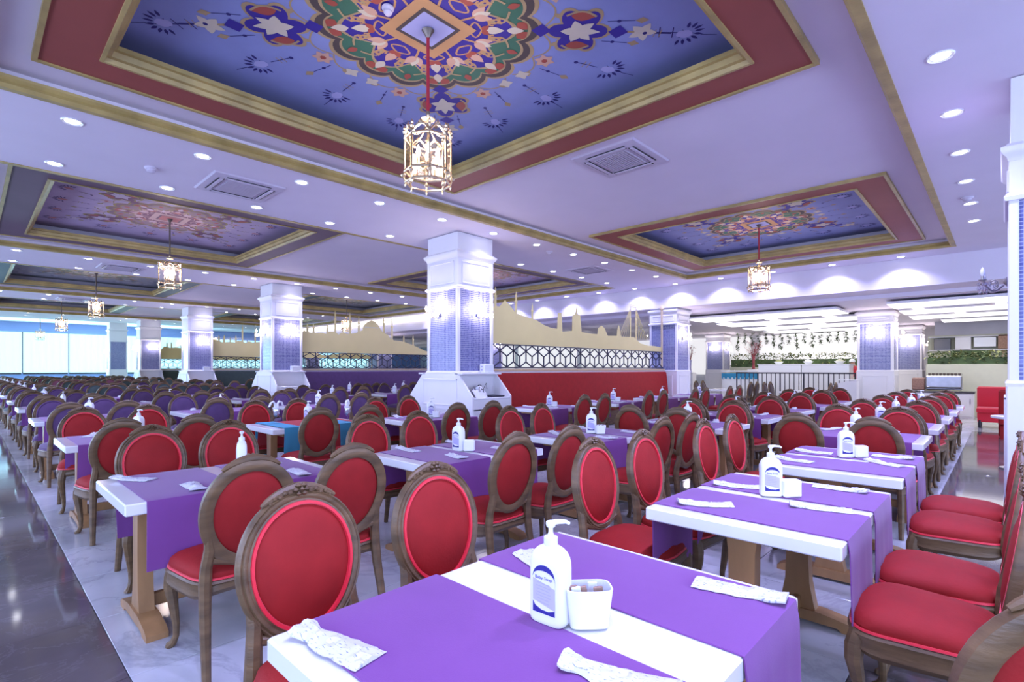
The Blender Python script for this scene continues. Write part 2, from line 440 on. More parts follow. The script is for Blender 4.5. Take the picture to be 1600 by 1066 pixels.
def painting(half_x, half_y):
    p = Paint(); A = pi / 4
    p.poly([(-half_x, -half_y), (half_x, -half_y), (half_x, half_y), (-half_x, half_y)], 'field', 0)
    # medallion
    p.poly(lobed(16, 1.03, .10, A, 10, .7), 'gold', 2)
    p.poly(lobed(16, .99, .10, A, 10, .7), 'brown', 3)
    p.poly(lobed(16, .92, .10, A, 10, .7), 'gold', 4)
    p.poly(lobed(16, .89, .09, A, 10, .7), 'green', 5)
    p.poly(lobed(8, .80, .22, A, 16, 1.4), 'gold', 6)
    p.poly(lobed(8, .77, .22, A, 16, 1.4), 'ink2', 7)
    for i in range(16):
        a = A + pi / 8 * i
        lay = 8
        p.poly(rot2(leaf2(.16, .045), a, .70 * cos(a), .70 * sin(a)) if i % 2 == 0 else rot2(leaf2(.12, .035), a, .76 * cos(a), .76 * sin(a)), 'cream' if i % 2 == 0 else 'rust', lay)
        for sg in (-1, 1):
            b = a + sg * pi / 24
            p.rib(rot2([(x, y) for x, y in spiral(.075, .8, 10, sg)], a, .66 * cos(b), .66 * sin(b)), .018, 'orange', lay + 1)
            arc = [(.50 + .26 * t, sg * (.16 * sin(pi * t * .9))) for t in [q / 8 for q in range(9)]]
            p.rib(rot2(arc, a), .020, 'gold', lay)
    for i in range(8):
        a = A + pi / 4 * i + pi / 8
        for k in (-1, 0, 1):
            p.poly(rot2(leaf2(.17, .045), a + k * .5, .44 * cos(a), .44 * sin(a)), 'peach' if k else 'cream', 9)
        p.rib([(.30 * cos(a), .30 * sin(a)), (.46 * cos(a), .46 * sin(a))], .022, 'orange', 9)
        a2 = a + pi / 8
        p.poly(rot2(leaf2(.18, .05), a2, .50 * cos(a2), .50 * sin(a2)), 'cream' if i % 2 else 'peach', 9)
        for sg in (-1, 1):
            p.poly(rot2(leaf2(.09, .03), a2 + sg * .8, .48 * cos(a2), .48 * sin(a2)), 'rust', 9)
            p.rib(rot2([(.36 + .12 * q / 6, sg * .10 * sin(pi * q / 6)) for q in range(7)], a2), .018, 'orange', 8)
        for sg in (-1, 1):
            w = a + sg * .26
            p.poly(rot2(leaf2(.13, .05), w + sg * .9, .80 * cos(w), .80 * sin(w)), 'rust', 7)
    s = .305; p.poly([(-s, -s), (s, -s), (s, s), (-s, s)], 'orange', 11)
    s = .205; p.poly([(-s, -s), (s, -s), (s, s), (-s, s)], 'brown', 12)
    s = .17; p.poly([(-s, -s), (s, -s), (s, s), (-s, s)], 'mid', 13)
    # four cartouches on the diagonals
    for i in range(4):
        a = A + pi / 2 * i; L = 1.34
        def at(P): return rot2(P, a, L * cos(a), L * sin(a))
        p.poly(at([(x * 1.18, y * 1.3) for x, y in lobed(6, .255, .09, 0, 8)]), 'gold', 2)
        p.poly(at([(x * 1.18, y * 1.3) for x, y in lobed(6, .225, .085, 0, 8)]), 'ink2', 3)
        for sg in (-1, 1):
            p.poly(at([(x + .02, y * 1 + sg * .2) for x, y in rot2(leaf2(.22, .06), 0, -.11, 0)]), 'rust', 4)
            p.rib(at([(x, y + sg * .2) for x, y in [(-.13 + .26 * q / 8, sg * .06 * sin(pi * q / 8)) for q in range(9)]]), .022, 'gold', 5)
            p.poly(at([(x, y) for x, y in rot2(leaf2(.15, .05), sg * 1.9, 0, 0)]), 'cream', 6)
            p.poly(at(rot2(leaf2(.17, .045), sg * .75, 0, 0)), 'cream', 6)
        p.poly(at(rot2(leaf2(.2, .04), 0, 0, 0)), 'cream', 6); p.poly(at(rot2(leaf2(.16, .05), pi, 0, 0)), 'cream', 6)
        for dx in (-.33, .36):
            p.poly(at([(dx - .09, 0), (dx, .09), (dx + .09, 0), (dx, -.09)]), 'ink2', 3)
        p.rib(at([(.36, 0), (.62, 0)]), .03, 'gold', 1)
        for k in range(5): p.poly(at(rot2(leaf2(.13, .04), k * 2 * pi / 5, .58, 0)), 'cream', 2)
        p.rib(at([(.62, 0), (1.05, 0)]), .012, 'ink', 1)
        for q in (.72, .84): p.rib(at([(q, -.07), (q + .03, .07)]), .010, 'ink', 1)
    # flowers and scrolls between them
    for i in range(8):
        a = A + pi / 4 * (i // 2 * 2) / 1 + (0.40 if i % 2 else -0.40)
        r = 1.17
        for k in range(6): p.poly(rot2(leaf2(.105, .035), k * pi / 3, r * cos(a), r * sin(a)), 'peach', 3)
        p.poly(rot2(lobed(6, .03, .004), 0, r * cos(a), r * sin(a)), 'rust', 4)
        for sg in (-1, 1):
            P = [((1.04 + .10 * sin(pi * q / 10)) * cos(a + sg * .34 * q / 10), (1.04 + .10 * sin(pi * q / 10)) * sin(a + sg * .34 * q / 10)) for q in range(11)]
            p.rib(P, .016, 'gold', 1)
            p.poly(rot2(leaf2(.09, .025), a + sg * 1.2, P[6][0], P[6][1]), 'gold', 1)
        r2 = 1.12; a3 = a + (0.28 if i % 2 else -0.28)
        for k in range(4): p.poly(rot2(leaf2(.08, .032), k * pi / 2 + .4, r2 * cos(a3), r2 * sin(a3)), 'cream', 3)
    # lotus motifs along the edges
    ks = (-1.62, -.81, 0, .81)
    for side in range(4):
        for t in ks:
            x, y = rot2([(1.64, t)], side * pi / 2)[0]
            a = atan2(y, x)
            for k in range(-4, 5):
                b = a + k * .42
                p.poly(rot2(leaf2(.085, .016, 4), b, x + .095 * cos(b), y + .07 * sin(b)), 'ink', 1)
            for k in (-1, 1): p.poly(rot2(leaf2(.09, .014, 4), a + pi + k * .7, x + .03 * cos(a), y + .03 * sin(a)), 'ink', 1)
            p.poly(rot2([(q * 1.1, w * .8) for q, w in lobed(5, .07, .01, 0, 3)], a, x, y), 'mid', 1)
            r = sqrt(x * x + y * y)
            p.rib([(x - .12 * cos(a), y - .12 * sin(a)), (x - .36 * cos(a), y - .36 * sin(a))], .009, 'ink', 1)
            p.poly(rot2(lobed(6, .022, .002, 0, 2), 0, x - .36 * cos(a), y - .36 * sin(a)), 'ink', 2)
            p.rib([(x + .15 * cos(a), y + .15 * sin(a)), (x + .3 * cos(a), y + .3 * sin(a))], .008, 'ink', 1)
            for q in (.22, .27):
                p.rib([(x - q * cos(a) - .05 * sin(a), y - q * sin(a) + .05 * cos(a)), (x - q * cos(a) + .05 * sin(a), y - q * sin(a) - .05 * cos(a))], .008, 'gold', 1)
            x2, y2 = rot2([(1.44, t + .405)], side * pi / 2)[0]; a2 = atan2(y2, x2)
            p.poly([(x2 + .06 * cos(a2), y2 + .06 * sin(a2)), (x2 - .04 * sin(a2), y2 + .04 * cos(a2)), (x2 - .06 * cos(a2), y2 - .06 * sin(a2)), (x2 + .04 * sin(a2), y2 - .04 * cos(a2))], 'gold', 1)
            p.rib([(x2 - .06 * cos(a2), y2 - .06 * sin(a2)), (x2 - .30 * cos(a2), y2 - .30 * sin(a2))], .008, 'ink', 1)
            p.poly(rot2(lobed(6, .02, .002, 0, 2), 0, x2 - .2 * cos(a2), y2 - .2 * sin(a2)), 'ink', 2)
    return p.b
pal_m = []
for i, pl in enumerate(PAL):
    pal_m.append([mat('paint_%d_%s' % (i, k), pl[k], 0.6, var=0.05, scale=3) for k in INK])
for k, (x0, x1) in enumerate(HOLES):
    rx0, rx1 = x0 + .50, x1 - .47
    pi_ = min(k, 2)
    for (a, b_) in ((.43, 5.23), (8.92, 13.92)):
        m = MB(); m.ring(rx0, rx1, a, b_, [(-.035, ZW - .045), (.005, ZW - .045), (.005, ZW + .01), (-.035, ZW + .01)])
        m.build('gold_edge', 'gold_trim', ceiling)
        m = MB(); m.ring(rx0 + .005, rx1 - .005, a + .005, b_ - .005, [(0, ZW - .03), (.40, ZW - .03), (.40, ZW + .02), (0, ZW + .02)])
        m.build('painted_band', PAL[pi_]['band'], ceiling)
        m = MB(); m.ring(rx0 + .385, rx1 - .385, a + .385, b_ - .385, [(0, ZW - .045), (.03, ZW - .045), (.045, ZW - .01), (.075, ZW + .0), (.085, ZW + .05), (.11, ZW + .06), (.11, ZW + .10), (0, ZW + .10)])
        m.build('gold_moulding', 'gold_trim', ceiling)
        hx, hy = (rx1 - rx0) / 2 - .1, (b_ - a) / 2 - .1
        pm = painting(hx, hy)
        o = pm.build('painted_panel', pal_m[pi_], ceiling, angle=80)
        o.location = ((rx0 + rx1) / 2, (a + b_) / 2, ZP)
        o['label'] = 'painted ceiling panel with floral medallion'

# walls ------------------------------------------------------
def wall(name, x0, x1, y0, y1, z0, z1, m='white_paint'):
    b = MB(); bx(b, x0, x1, y0, y1, z0, z1); return struct(b.build(name, m))
wall('wall_far', XL, XR, YF, YF + .2, 0, 4.6)
wr = wall('wall_right', XR, XR + .2, YB, YF, 0, 4.6)
wb = wall('wall_back', XL, XR, YB - .2, YB, 0, 4.6)
b = MB(); bx(b, XL - .2, XL, YB, YF, 0, 1.12); bx(b, XL - .2, XL, YB, YF, 3.80, 4.6); bx(b, XL - .2, XL, 30.0, YF, 1.12, 3.80)
wl = struct(b.build('wall_left', 'pelmet_blue'))
for j in range(15):     # curtained windows of the far end wall
    y0 = -4.3 + 2.28 * j; y1 = y0 + 2.2
    b = MB(); b.grid(lambda u, v: (XL + .02 + .05 * sin(u * 40) , y0 + (y1 - y0) * u, 1.16 + 2.62 * v), 60, 2)
    w = struct(b.build('window_%d' % (j + 1 if j < 8 else j + 20), 'curtain'))
    b = MB()
    bx(b, XL + .08, XL + .14, y0 - .05, y0 + .0, 1.12, 3.8); bx(b, XL + .08, XL + .14, y0, y1, 1.06, 1.16)
    b.build('window_frame', 'dark_stone', w)
    b = MB(); bx(b, XL - .1, XL - .05, y0, y1, 1.16, 3.78); b.build('pane', 'window_sky', w)
for j, yy in enumerate((-2.0, 2.6, 7.2, 11.8)):  # unseen right-hand windows, added to carry the fill light
    b = MB(); bx(b, 5.37, 5.39, yy - 1.9, yy + 1.9, .6, 3.4); w = struct(b.build('window_%d' % (j + 9), 'window_sky'))
    b = MB()
    for q in (-1.95, -.65, .65, 1.95): bx(b, 5.34, 5.4, yy + q - .03, yy + q + .03, .55, 3.45)
    for q in (.55, 3.4): bx(b, 5.34, 5.4, yy - 1.95, yy + 1.95, q, q + .06)
    b.build('window_frame', 'white_paint', w)
for j, xx in enumerate((2.5, -3.5, -9.5, -15.5, -21.5, -27.5, -33.5)):  # unseen rear windows, added to match the fill lights there
    b = MB(); bx(b, xx - 2.35, xx + 2.35, -4.39, -4.37, .65, 3.35); w = struct(b.build('window_%d' % (j + 40), 'window_sky'))
    b = MB()
    for q in (-2.4, -.8, .8, 2.4): bx(b, xx + q - .03, xx + q + .03, -4.4, -4.34, .6, 3.4)
    for q in (.6, 3.35): bx(b, xx - 2.4, xx + 2.4, -4.4, -4.34, q, q + .06)
    b.build('window_frame', 'white_paint', w)
# LED cove at the step to the far end
b = MB(); bx(b, -36.42, -36.36, YB, 14.4, 4.06, 4.22)
tag(b.build('cove_light', 'led_cove'), 'long warm LED cove strip above the far windows', 'light strip')
b = MB(); bx(b, -36.3, -16.6, 15.12, 15.26, 3.86, 3.92)
tag(b.build('cove_light', 'led_cove'), 'warm LED cove strip along the beam behind the skyline screens', 'light strip')

# ------------------------------------------------------------------ recessed downlights
b = MB(); b.lathe([(.001, -.006), (.045, -.005), (.064, -.003), (.066, .004)], 20); b2 = MB(); b2.lathe([(.062, -.001), (.088, -.012), (.095, -.004), (.095, .002)], 24)
dl_lens = b.mesh('lens', 'lamp_on'); dl_trim = b2.mesh('trim', 'white_lacquer')
def spot_data(name, w, size, blend):
    l = bpy.data.lights.new(name, 'SPOT'); l.energy = w; l.color = COOL; l.spot_size = radians(size); l.spot_blend = blend; l.shadow_soft_size = 0.06
    return l
SP = spot_data('downlight_lamp', SPOT_W, 120, 0.9)
def downlight(x, y, label, light=SP, z=ZB):
    t = thing('downlight', label, 'downlight', (x, y, z), 0, 'recessed ceiling downlights')
    link('trim', dl_trim, t); link('lens', dl_lens, t)
    if light:
        o = bpy.data.objects.new('lamp', light); C.objects.link(o); o.parent = t; o.location = (0, 0, -.02)
SPR = spot_data('aisle_lamp', SPOT_W * 2.6, 120, 0.9)
BEAM = ['over the right aisle', 'on the beam by the nearest column', 'on the beam by the second column', 'on the beam by the third column', 'on the beam by the farthest columns']
for k in range(10):
    downlight(-.38, -.8 + 1.32 * k + 1.1, 'round recessed downlight, %s from front in the right aisle row' % ORD[k], SPR)
for i in range(1, 5):
    for sd, nm in ((.81, 'right row'), (-.81, 'left row')):
        for k in range(11):
            y = .77 + 1.22 * k + .004 * k * k
            if k == 10 and i > 2: continue
            downlight(XC[i] + sd, y, 'round recessed downlight, %s from front, %s %s' % (ORD[k], nm, BEAM[i]), SP if i < 4 else None)
BLP = spot_data('beam_lamp', 95, 128, .45)
for k in range(14):
    downlight(-1.73 - 1.39 * k, 14.93, 'round recessed downlight above the far white beam, %s from the right' % ORD[k], BLP)
for k in range(5):
    downlight(-38 + .0, .5 + 2.4 * k, 'round recessed downlight beyond the far cove, %s from front' % ORD[k], None, 4.45)

# ------------------------------------------------------------------ wall sconces (crystal, two arms)
def sconce_parts(lit):
    plate = MB(); plate.lathe([(.0, 0), (.045, .003), (.05, .010), (.03, .02), (.012, .035)], 14)
    plate.xf(Matrix.Rotation(pi / 2, 4, 'Y'))                      # axis along +X (out of the wall)
    out = [('backplate', plate.mesh('backplate', 'brass' if lit else 'silver'))]
    for sg in (-1, 1):
        arm = MB(); P = []
        for q in range(13):
            t = q / 12
            P.append((.03 + .15 * t ** .8, sg * (.02 + .14 * t), -.03 - .07 * sin(pi * t) + .06 * t * t))
        arm.tube(P, [.007 + .003 * sin(pi * q / 12) for q in range(13)], 6)
        P2 = [(.10 + .03 * cos(a), sg * (.09 + .0 * a), -.02 + .035 * sin(a)) for a in [k * .5 for k in range(11)]]
        arm.tube(P2, .005, 5)
        arm.lathe([(.006, 0), (.028, .012), (.034, .02), (.012, .022), (.012, .055)], 12, c=(.18, sg * .16, -.0))
        bulb = MB(); bulb.lathe([(.010, .05), (.020, .072), (.022, .09), (.012, .125), (.001, .145)], 10, c=(.18, sg * .16, 0))
        drops = MB()
        for k in range(8):
            a = 2 * pi * k / 8
            for z0 in (0, -.045):
                c = (.18 + .034 * cos(a), sg * .16 + .034 * sin(a), -.02 + z0)
                drops.lathe([(.001, -.022), (.008, -.008), (.006, .006), (.001, .016)], 6, c=c)
        out.append(('arm', arm.mesh('arm', 'brass' if lit else 'silver'), [('bulb', bulb.mesh('bulb', 'bulb' if lit else 'white_lacquer')), ('crystal_drops', drops.mesh('crystal_drops', 'lit_crystal' if lit else 'crystal'))]))
    cr = MB()
    for k in range(9):
        y = -.2 + .05 * k; z = .02 + .03 * cos(k * 1.7)
        cr.lathe([(.001, -.03), (.010, -.01), (.007, .008), (.001, .02)], 6, c=(.10 + .03 * (k % 3), y, z - .06))
    cr.tube([(.09, -.2 + .4 * q / 12, -.0 - .035 * sin(pi * q / 12)) for q in range(13)], .005, 5)
    out.append(('crystal_swag', cr.mesh('crystal_swag', 'lit_crystal' if lit else 'crystal')))
    return out
SC_ON, SC_OFF = proto(sconce_parts(True)), proto(sconce_parts(False))
scl = bpy.data.lights.new('sconce_lamp', 'POINT'); scl.energy = 13; scl.color = (1.0, 0.88, 0.90); scl.shadow_soft_size = 0.06
def sconce(x, y, z, rz, label, lit=True):
    t = thing('wall_sconce', label, 'sconce', (x, y, z), rz, 'crystal column sconces')
    (SC_ON if lit else SC_OFF)(t)
    if lit:
        o = bpy.data.objects.new('lamp', scl); C.objects.link(o); o.parent = t; o.location = (.11, 0, .10)

# ------------------------------------------------------------------ mosaic columns
def uvbox_panel(w, z0, z1, thick=.02):
    """panel in local XZ facing -Y, origin at its centre line"""
    me = bpy.data.meshes.new('mosaic_panel')
    vs = [(-w / 2, 0, z0), (w / 2, 0, z0), (w / 2, 0, z1), (-w / 2, 0, z1), (-w / 2, thick, z0), (w / 2, thick, z0), (w / 2, thick, z1), (-w / 2, thick, z1)]
    fs = [(0, 1, 2, 3), (5, 4, 7, 6), (4, 0, 3, 7), (1, 5, 6, 2), (3, 2, 6, 7), (4, 5, 1, 0)]
    me.from_pydata(vs, [], fs); me.materials.append(M['mosaic'])
    uv = me.uv_layers.new(name='UVMap')
    for lp in me.loops:
        v = vs[lp.vertex_index]; uv.data[lp.index].uv = (v[0] + w / 2 + v[1], v[2] - z0)
    return me
def column_protos(h, zc, zr, zw, ztop):
    P = []
    b = MB(); b.box((0, 0, (zw + ztop) / 2), (2 * h - .09, 2 * h - .09, ztop - zw)); P.append(('core', b.mesh('core', 'white_paint')))
    for sx in (-1, 1):
        for sy in (-1, 1):
            b = MB(); b.box((sx * (h - .035), sy * (h - .035), (zw + zr) / 2), (.07, .07, zr - zw), bev=.008); P.append(('corner_post', b.mesh('corner_post', 'white_paint')))
    b = MB()
    b.ring(-h, h, -h, h, [(-.05, zc + .03), (-.05, zc + .06), (-.02, zc + .075), (.0, zc + .10), (.06, zc + .10), (.06, zc - .06), (0, zc - .06), (-.012, zc - .02), (-.035, zc)])
    P.append(('cornice', b.mesh('cornice', 'white_paint')))
    b = MB(); b.ring(-h, h, -h, h, [(.005, zc - .05), (.06, zc - .05), (.06, zr), (.005, zr)]); 
    b.ring(-h, h, -h, h, [(-.02, zr - .035), (-.03, zr), (-.01, zr + .03), (.06, zr + .03), (.06, zr - .035)])
    P.append(('capital', b.mesh('capital', 'white_paint')))
    b = MB(); b.box((0, 0, (zc + ztop) / 2 + .02), (2 * h - .03, 2 * h - .03, ztop - zc - .06)); P.append(('neck', b.mesh('neck', 'white_paint')))
    pan = MB(); w = 2 * h - .22; z0, z1 = zr + .07, zc - .11
    for (x0, x1, a, c) in ((-w / 2, w / 2, z0, z0 + .02), (-w / 2, w / 2, z1 - .02, z1), (-w / 2, -w / 2 + .02, z0, z1), (w / 2 - .02, w / 2, z0, z1)):
        pan.box(((x0 + x1) / 2, -h - .001, (a + c) / 2), (x1 - x0, .02, c - a), bev=.005)
    pm = pan.mesh('capital_panel', 'white_paint')
    mos = uvbox_panel(2 * h - .13, zw + .04, zr - .03)
    b = MB(); b.ring(-h, h, -h, h, [(-.015, zw - .02), (-.02, zw + .01), (0, zw + .035), (.06, zw + .035), (.06, zw - .02)]); P.append(('base_moulding', b.mesh('base_moulding', 'white_paint')))
    return P, pm, mos
def column(cx, cy, h, label, protos, faces=(0, 1, 3)):
    t = thing('column', label, 'column', (cx, cy, 0), 0)
    P, pm, mos = protos
    proto(P)(t)
    for k in range(4):
        o = link('capital_panel', pm, t); o.rotation_euler = (0, 0, k * pi / 2)
        o = link('mosaic_panel', mos, t); a = k * pi / 2; o.rotation_euler = (0, 0, a)
        o.location = (sin(a) * (h - .03), -cos(a) * (h - .03), 0)
    return t
HC = 0.47
CP = column_protos(HC, 3.58, 2.98, 1.34, ZB)
CPR = column_protos(HC, 3.33, 2.95, 1.28, ZB)
CPB = column_protos(HC, 3.12, 2.85, 1.34, 3.25)
CPE = column_protos(HC, 3.22, 2.85, 1.34, 3.35)
CPX = column_protos(HC, 3.9, 3.2, 1.34, 4.45)
def plinth(t, top):
    b = MB(); b.box((0, 0, top / 2), (2 * HC + .03, 2 * HC + .03, top), bev=.01)
    b.ring(-HC - .03, HC + .03, -HC - .03, HC + .03, [(0, 0), (0, .12), (.02, .14), (.05, .14), (.05, 0)])
    o = b.build('plinth', 'white_paint', t)
    for k in range(4):
        a = k * pi / 2; p = MB(); w = HC * 1.4; z0, z1 = .22, top - .12
        for (x0, x1, c, d) in ((-w / 2, w / 2, z0, z0 + .025), (-w / 2, w / 2, z1 - .025, z1), (-w / 2, -w / 2 + .025, z0, z1), (w / 2 - .025, w / 2, z0, z1)):
            p.box(((x0 + x1) / 2, -HC - .02, (c + d) / 2), (x1 - x0, .016, d - c), bev=.004)
        q = p.build('plinth_panel', 'white_paint', t); q.rotation_euler = (0, 0, a)
# serving station wrapped round a column base
def station(xc, yc, label):
    t = thing('serving_station', label, 'cabinet', (xc, yc, 0), 0, 'serving stations at the columns')
    y0, y1 = -HC - .06, HC + .02; W = .95; zc, zt = .88, 1.33
    for sy, nm in ((y0, 'front'), (y1, 'rear')):
        b = MB(); th = .035
        poly = [(-W, .64), (W, .64), (W, zc + .02), (HC + .06, zt), (-HC - .06, zt), (-W, zc + .02)]
        b.prism(poly, lambda p, s: (p[0], sy + (th if s else 0) - (th if sy > 0 else 0), p[1]))
        o = b.build('side_panel', 'white_paint', t)
        if sy < 0:
            p = MB()
            for (a, c, d, e) in ((-.52, .52, 1.20, 1.225), (-.52, .52, .72, .745), (-.52, -.495, .72, 1.225), (.495, .52, .72, 1.225)):
                p.box(((a + c) / 2, sy - .004, (d + e) / 2), (c - a, .02, e - d), bev=.004)
            p.build('panel_frame', 'white_paint', o)
    b = MB(); b.box((0, (y0 + y1) / 2, .33), (2 * W - .06, y1 - y0 - .05, .62)); b.build('lower_body', 'white_paint', t)
    b = MB(); b.box((0, (y0 + y1) / 2, .03), (2 * W - .12, y1 - y0 - .1, .06)); b.build('toe_kick', 'white_paint', t)
    for sx in (-1, 1):
        b = MB(); b.box((sx * (HC + W) / 2, (y0 + y1) / 2, zc - .015), (W - HC + .02, y1 - y0 - .07, .03), bev=.006); b.build('counter', 'white_lacquer', t)
        b = MB(); b.box((sx * (HC + .012), (y0 + y1) / 2, (zc + zt) / 2), (.02, y1 - y0 - .07, zt - zc)); b.build('back_board', 'white_paint', t)
        b = MB(); b.box((sx * (HC + .10), (y0 + y1) / 2, zt - .005), (.22, y1 - y0, .03), bev=.005); b.build('top_shelf', 'white_paint', t)
        b = MB(); b.box((sx * (W - .015), (y0 + y1) / 2, .765), (.03, y1 - y0 - .07, .19), bev=.006); d = b.build('drawer', 'white_lacquer', t)
        b = MB(); b.tube([(sx * W, -.10, .78), (sx * (W + .025), -.08, .78), (sx * (W + .025), .04, .78), (sx * W, .06, .78)], .006, 6); b.build('handle', 'steel', d)
        for k, yy in ((-1, -.265), (1, .225)):
            b = MB(); b.box((sx * (W - .015), yy, .36), (.03, .475, .58), bev=.006); d = b.build('door', 'white_lacquer', t)
            hy = -.05 if k < 0 else .01
            b = MB(); b.tube([(sx * W, hy, .42), (sx * (W + .025), hy, .43), (sx * (W + .025), hy, .53), (sx * W, hy, .54)], .006, 6); b.build('handle', 'steel', d)
    return t
CN = ['nearest', 'second', 'third', 'fourth', 'fifth']
for i in range(1, 5):
    t = column(XC[i], 6.83, HC, 'white column with blue mosaic panels, %s along the hall' % CN[i - 1], CP)
    station(XC[i], 6.83, 'white slant-sided serving station around the %s mosaic column' % CN[i - 1])
    sconce(XC[i] - .1, 6.83 - HC, 2.50, -pi / 2, 'lit crystal sconce on the left face of the %s mosaic column' % CN[i - 1])
    sconce(XC[i] + HC, 6.83 + .08, 2.50, 0, 'lit crystal sconce on the right face of the %s mosaic column' % CN[i - 1])
t = column(-42.2, 6.83, HC, 'white mosaic column standing before the far curtained windows', CPX); plinth(t, 1.34)
sconce(-42.2, 6.83 - HC, 2.50, -pi / 2, 'lit crystal sconce on column before the far curtained windows')
t = column(.50, 6.87, HC, 'white mosaic column at the right edge beside the aisle', CPR); plinth(t, 1.28)
sconce(.03, 7.0, 2.27, pi, 'unlit crystal sconce on the column at the right edge', lit=False)
EC = ['end of the red bench', 'end of the purple bench', 'end of the green bench', 'end of the farthest bench']
for i in range(1, 5):
    t = column(XC[i], 15.82, HC, 'white mosaic pier at the far %s' % EC[i - 1], CPE); plinth(t, 1.34)
    sconce(XC[i] + HC, 15.8, 2.42, 0, 'lit crystal sconce on the pier at the far %s' % EC[i - 1])
for (x, y, nm) in ((-2.9, 19.9, 'beside the black railing'), (-2.9, 27.5, 'behind the railing column, farther back'), (-11.0, 27.5, 'deep in the buffet hall on the left')):
    t = column(x, y, HC, 'white mosaic column in the buffet hall, ' + nm, CPB); plinth(t, 1.34)
    sconce(x, y - HC, 2.45, -pi / 2, 'lit crystal sconce on left face, buffet column ' + nm)
    sconce(x + HC, y, 2.45, 0, 'lit crystal sconce on right face, buffet column ' + nm)

# ------------------------------------------------------------------ skyline screens and benches
S1 = [(7.67, 2.69), (7.84, 2.77), (7.96, 2.77), (8.05, 2.86), (8.13, 2.92), (8.21, 2.86), (8.32, 2.79), (8.46, 2.67), (8.65, 2.63), (8.87, 2.6), (9.16, 2.56), (9.44, 2.46), (9.75, 2.4), (9.95, 2.4), (9.98, 2.79), (10.13, 2.8), (10.15, 2.34), (10.55, 2.38), (10.57, 2.77), (10.68, 2.81), (10.74, 3.03), (10.79, 2.82), (10.9, 2.79), (10.96, 2.37), (11.33, 2.35), (11.68, 2.35), (11.71, 2.51), (11.87, 2.59), (12.02, 2.53), (12.18, 2.33), (12.64, 2.35), (12.67, 2.53), (12.74, 2.66), (12.81, 2.54), (12.87, 2.34), (13.58, 2.35), (13.95, 2.18), (14.41, 2.13), (14.82, 2.13), (15.3, 2.1)]
N1 = [(7.83, 3.19, 2.7), (8.48, 3.16, 2.6), (9.03, 2.95, 2.5), (13.38, 3.30, 2.29), (13.7, 3.30, 2.29)]
S2 = [(7.34, 2.40), (7.48, 2.58), (7.56, 2.67), (7.83, 2.59), (8.13, 2.62), (8.35, 2.59), (8.44, 2.68), (8.54, 2.67), (8.63, 2.69), (8.77, 2.59), (8.93, 2.68), (9.09, 2.62), (9.42, 2.67), (9.57, 2.74), (9.69, 2.78), (9.7, 2.88), (9.77, 3.0), (9.91, 3.1), (10.05, 3.16), (10.2, 3.12), (10.34, 2.99), (10.44, 2.83), (10.53, 2.73), (10.72, 2.68), (10.83, 2.54), (10.99, 2.48), (11.41, 2.45), (11.78, 2.35), (12.06, 2.26), (12.4, 2.13), (12.57, 2.1), (13.6, 2.22), (14.3, 2.30), (15.3, 2.1)]
N2 = [(7.68, 2.91, 2.6), (7.89, 2.92, 2.61), (8.37, 2.93, 2.59), (8.65, 3.43, 2.65), (9.2, 3.39, 2.63), (9.54, 3.28, 2.69), (10.56, 3.33, 2.7), (10.91, 3.33, 2.48), (11.43, 2.67, 2.42), (11.86, 2.73, 2.32)]
def lattice(y0, y1, z0, z1, w=.022, th=.03):
    """six-pointed star / cube lattice as one pierced board"""
    b = MB(); s = (z1 - z0) / 2.0       # lattice edge length
    hx = s * sqrt(3) / 2; segs = set()
    def seg(p, q):
        a = (round(p[0], 4), round(p[1], 4)); c = (round(q[0], 4), round(q[1], 4))
        if max(a[0], c[0]) > y1 + 1e-3 or min(a[0], c[0]) < y0 - 1e-3: return
        zl, zh = min(a[1], c[1]), max(a[1], c[1])
        if zl > z1 - 1e-3 or zh < z0 + 1e-3: return
        if zh > z1 or zl < z0:          # cut at the frame
            def cl(p, q, zz): f = (zz - p[1]) / (q[1] - p[1]); return (round(p[0] + (q[0] - p[0]) * f, 4), zz)
            if a[1] > z1: a = cl(a, c, z1)
            if c[1] > z1: c = cl(c, a, z1)
            if a[1] < z0: a = cl(a, c, z0)
            if c[1] < z0: c = cl(c, a, z0)
        segs.add((min(a, c), max(a, c)))
    n = int((y1 - y0) / hx) + 2
    for i in range(n):
        for j in range(-1, 4):
            cy = y0 + i * hx; cz = z0 + j * s + (s / 2 if i % 2 else 0)
            # cube: centre to three alternate corners, plus the hexagon outline
            if (i + j) % 1 == 0:
                k3 = (j - i // 2 - i) % 3
                for k in range(6):
                    a = pi / 6 + k * pi / 3
                    p = (cy + s * cos(a), cz + s * sin(a))
                    if k3 == 0: seg((cy, cz), p)
    for a, c in segs:
        b.tube([(0, a[0], a[1]), (0, c[0], c[1])], w * .62, 4, flat=1.0, up=(1, 0, 0))
    b.box((0, (y0 + y1) / 2, z0 - .012), (th, y1 - y0, .028)); b.box((0, (y0 + y1) / 2, z1 + .010), (th, y1 - y0, .022))
    return b
BV = ['red_velvet', 'purple_velvet', 'green_velvet', 'green_velvet']
BN = ['red', 'purple', 'dark green', 'dark green']
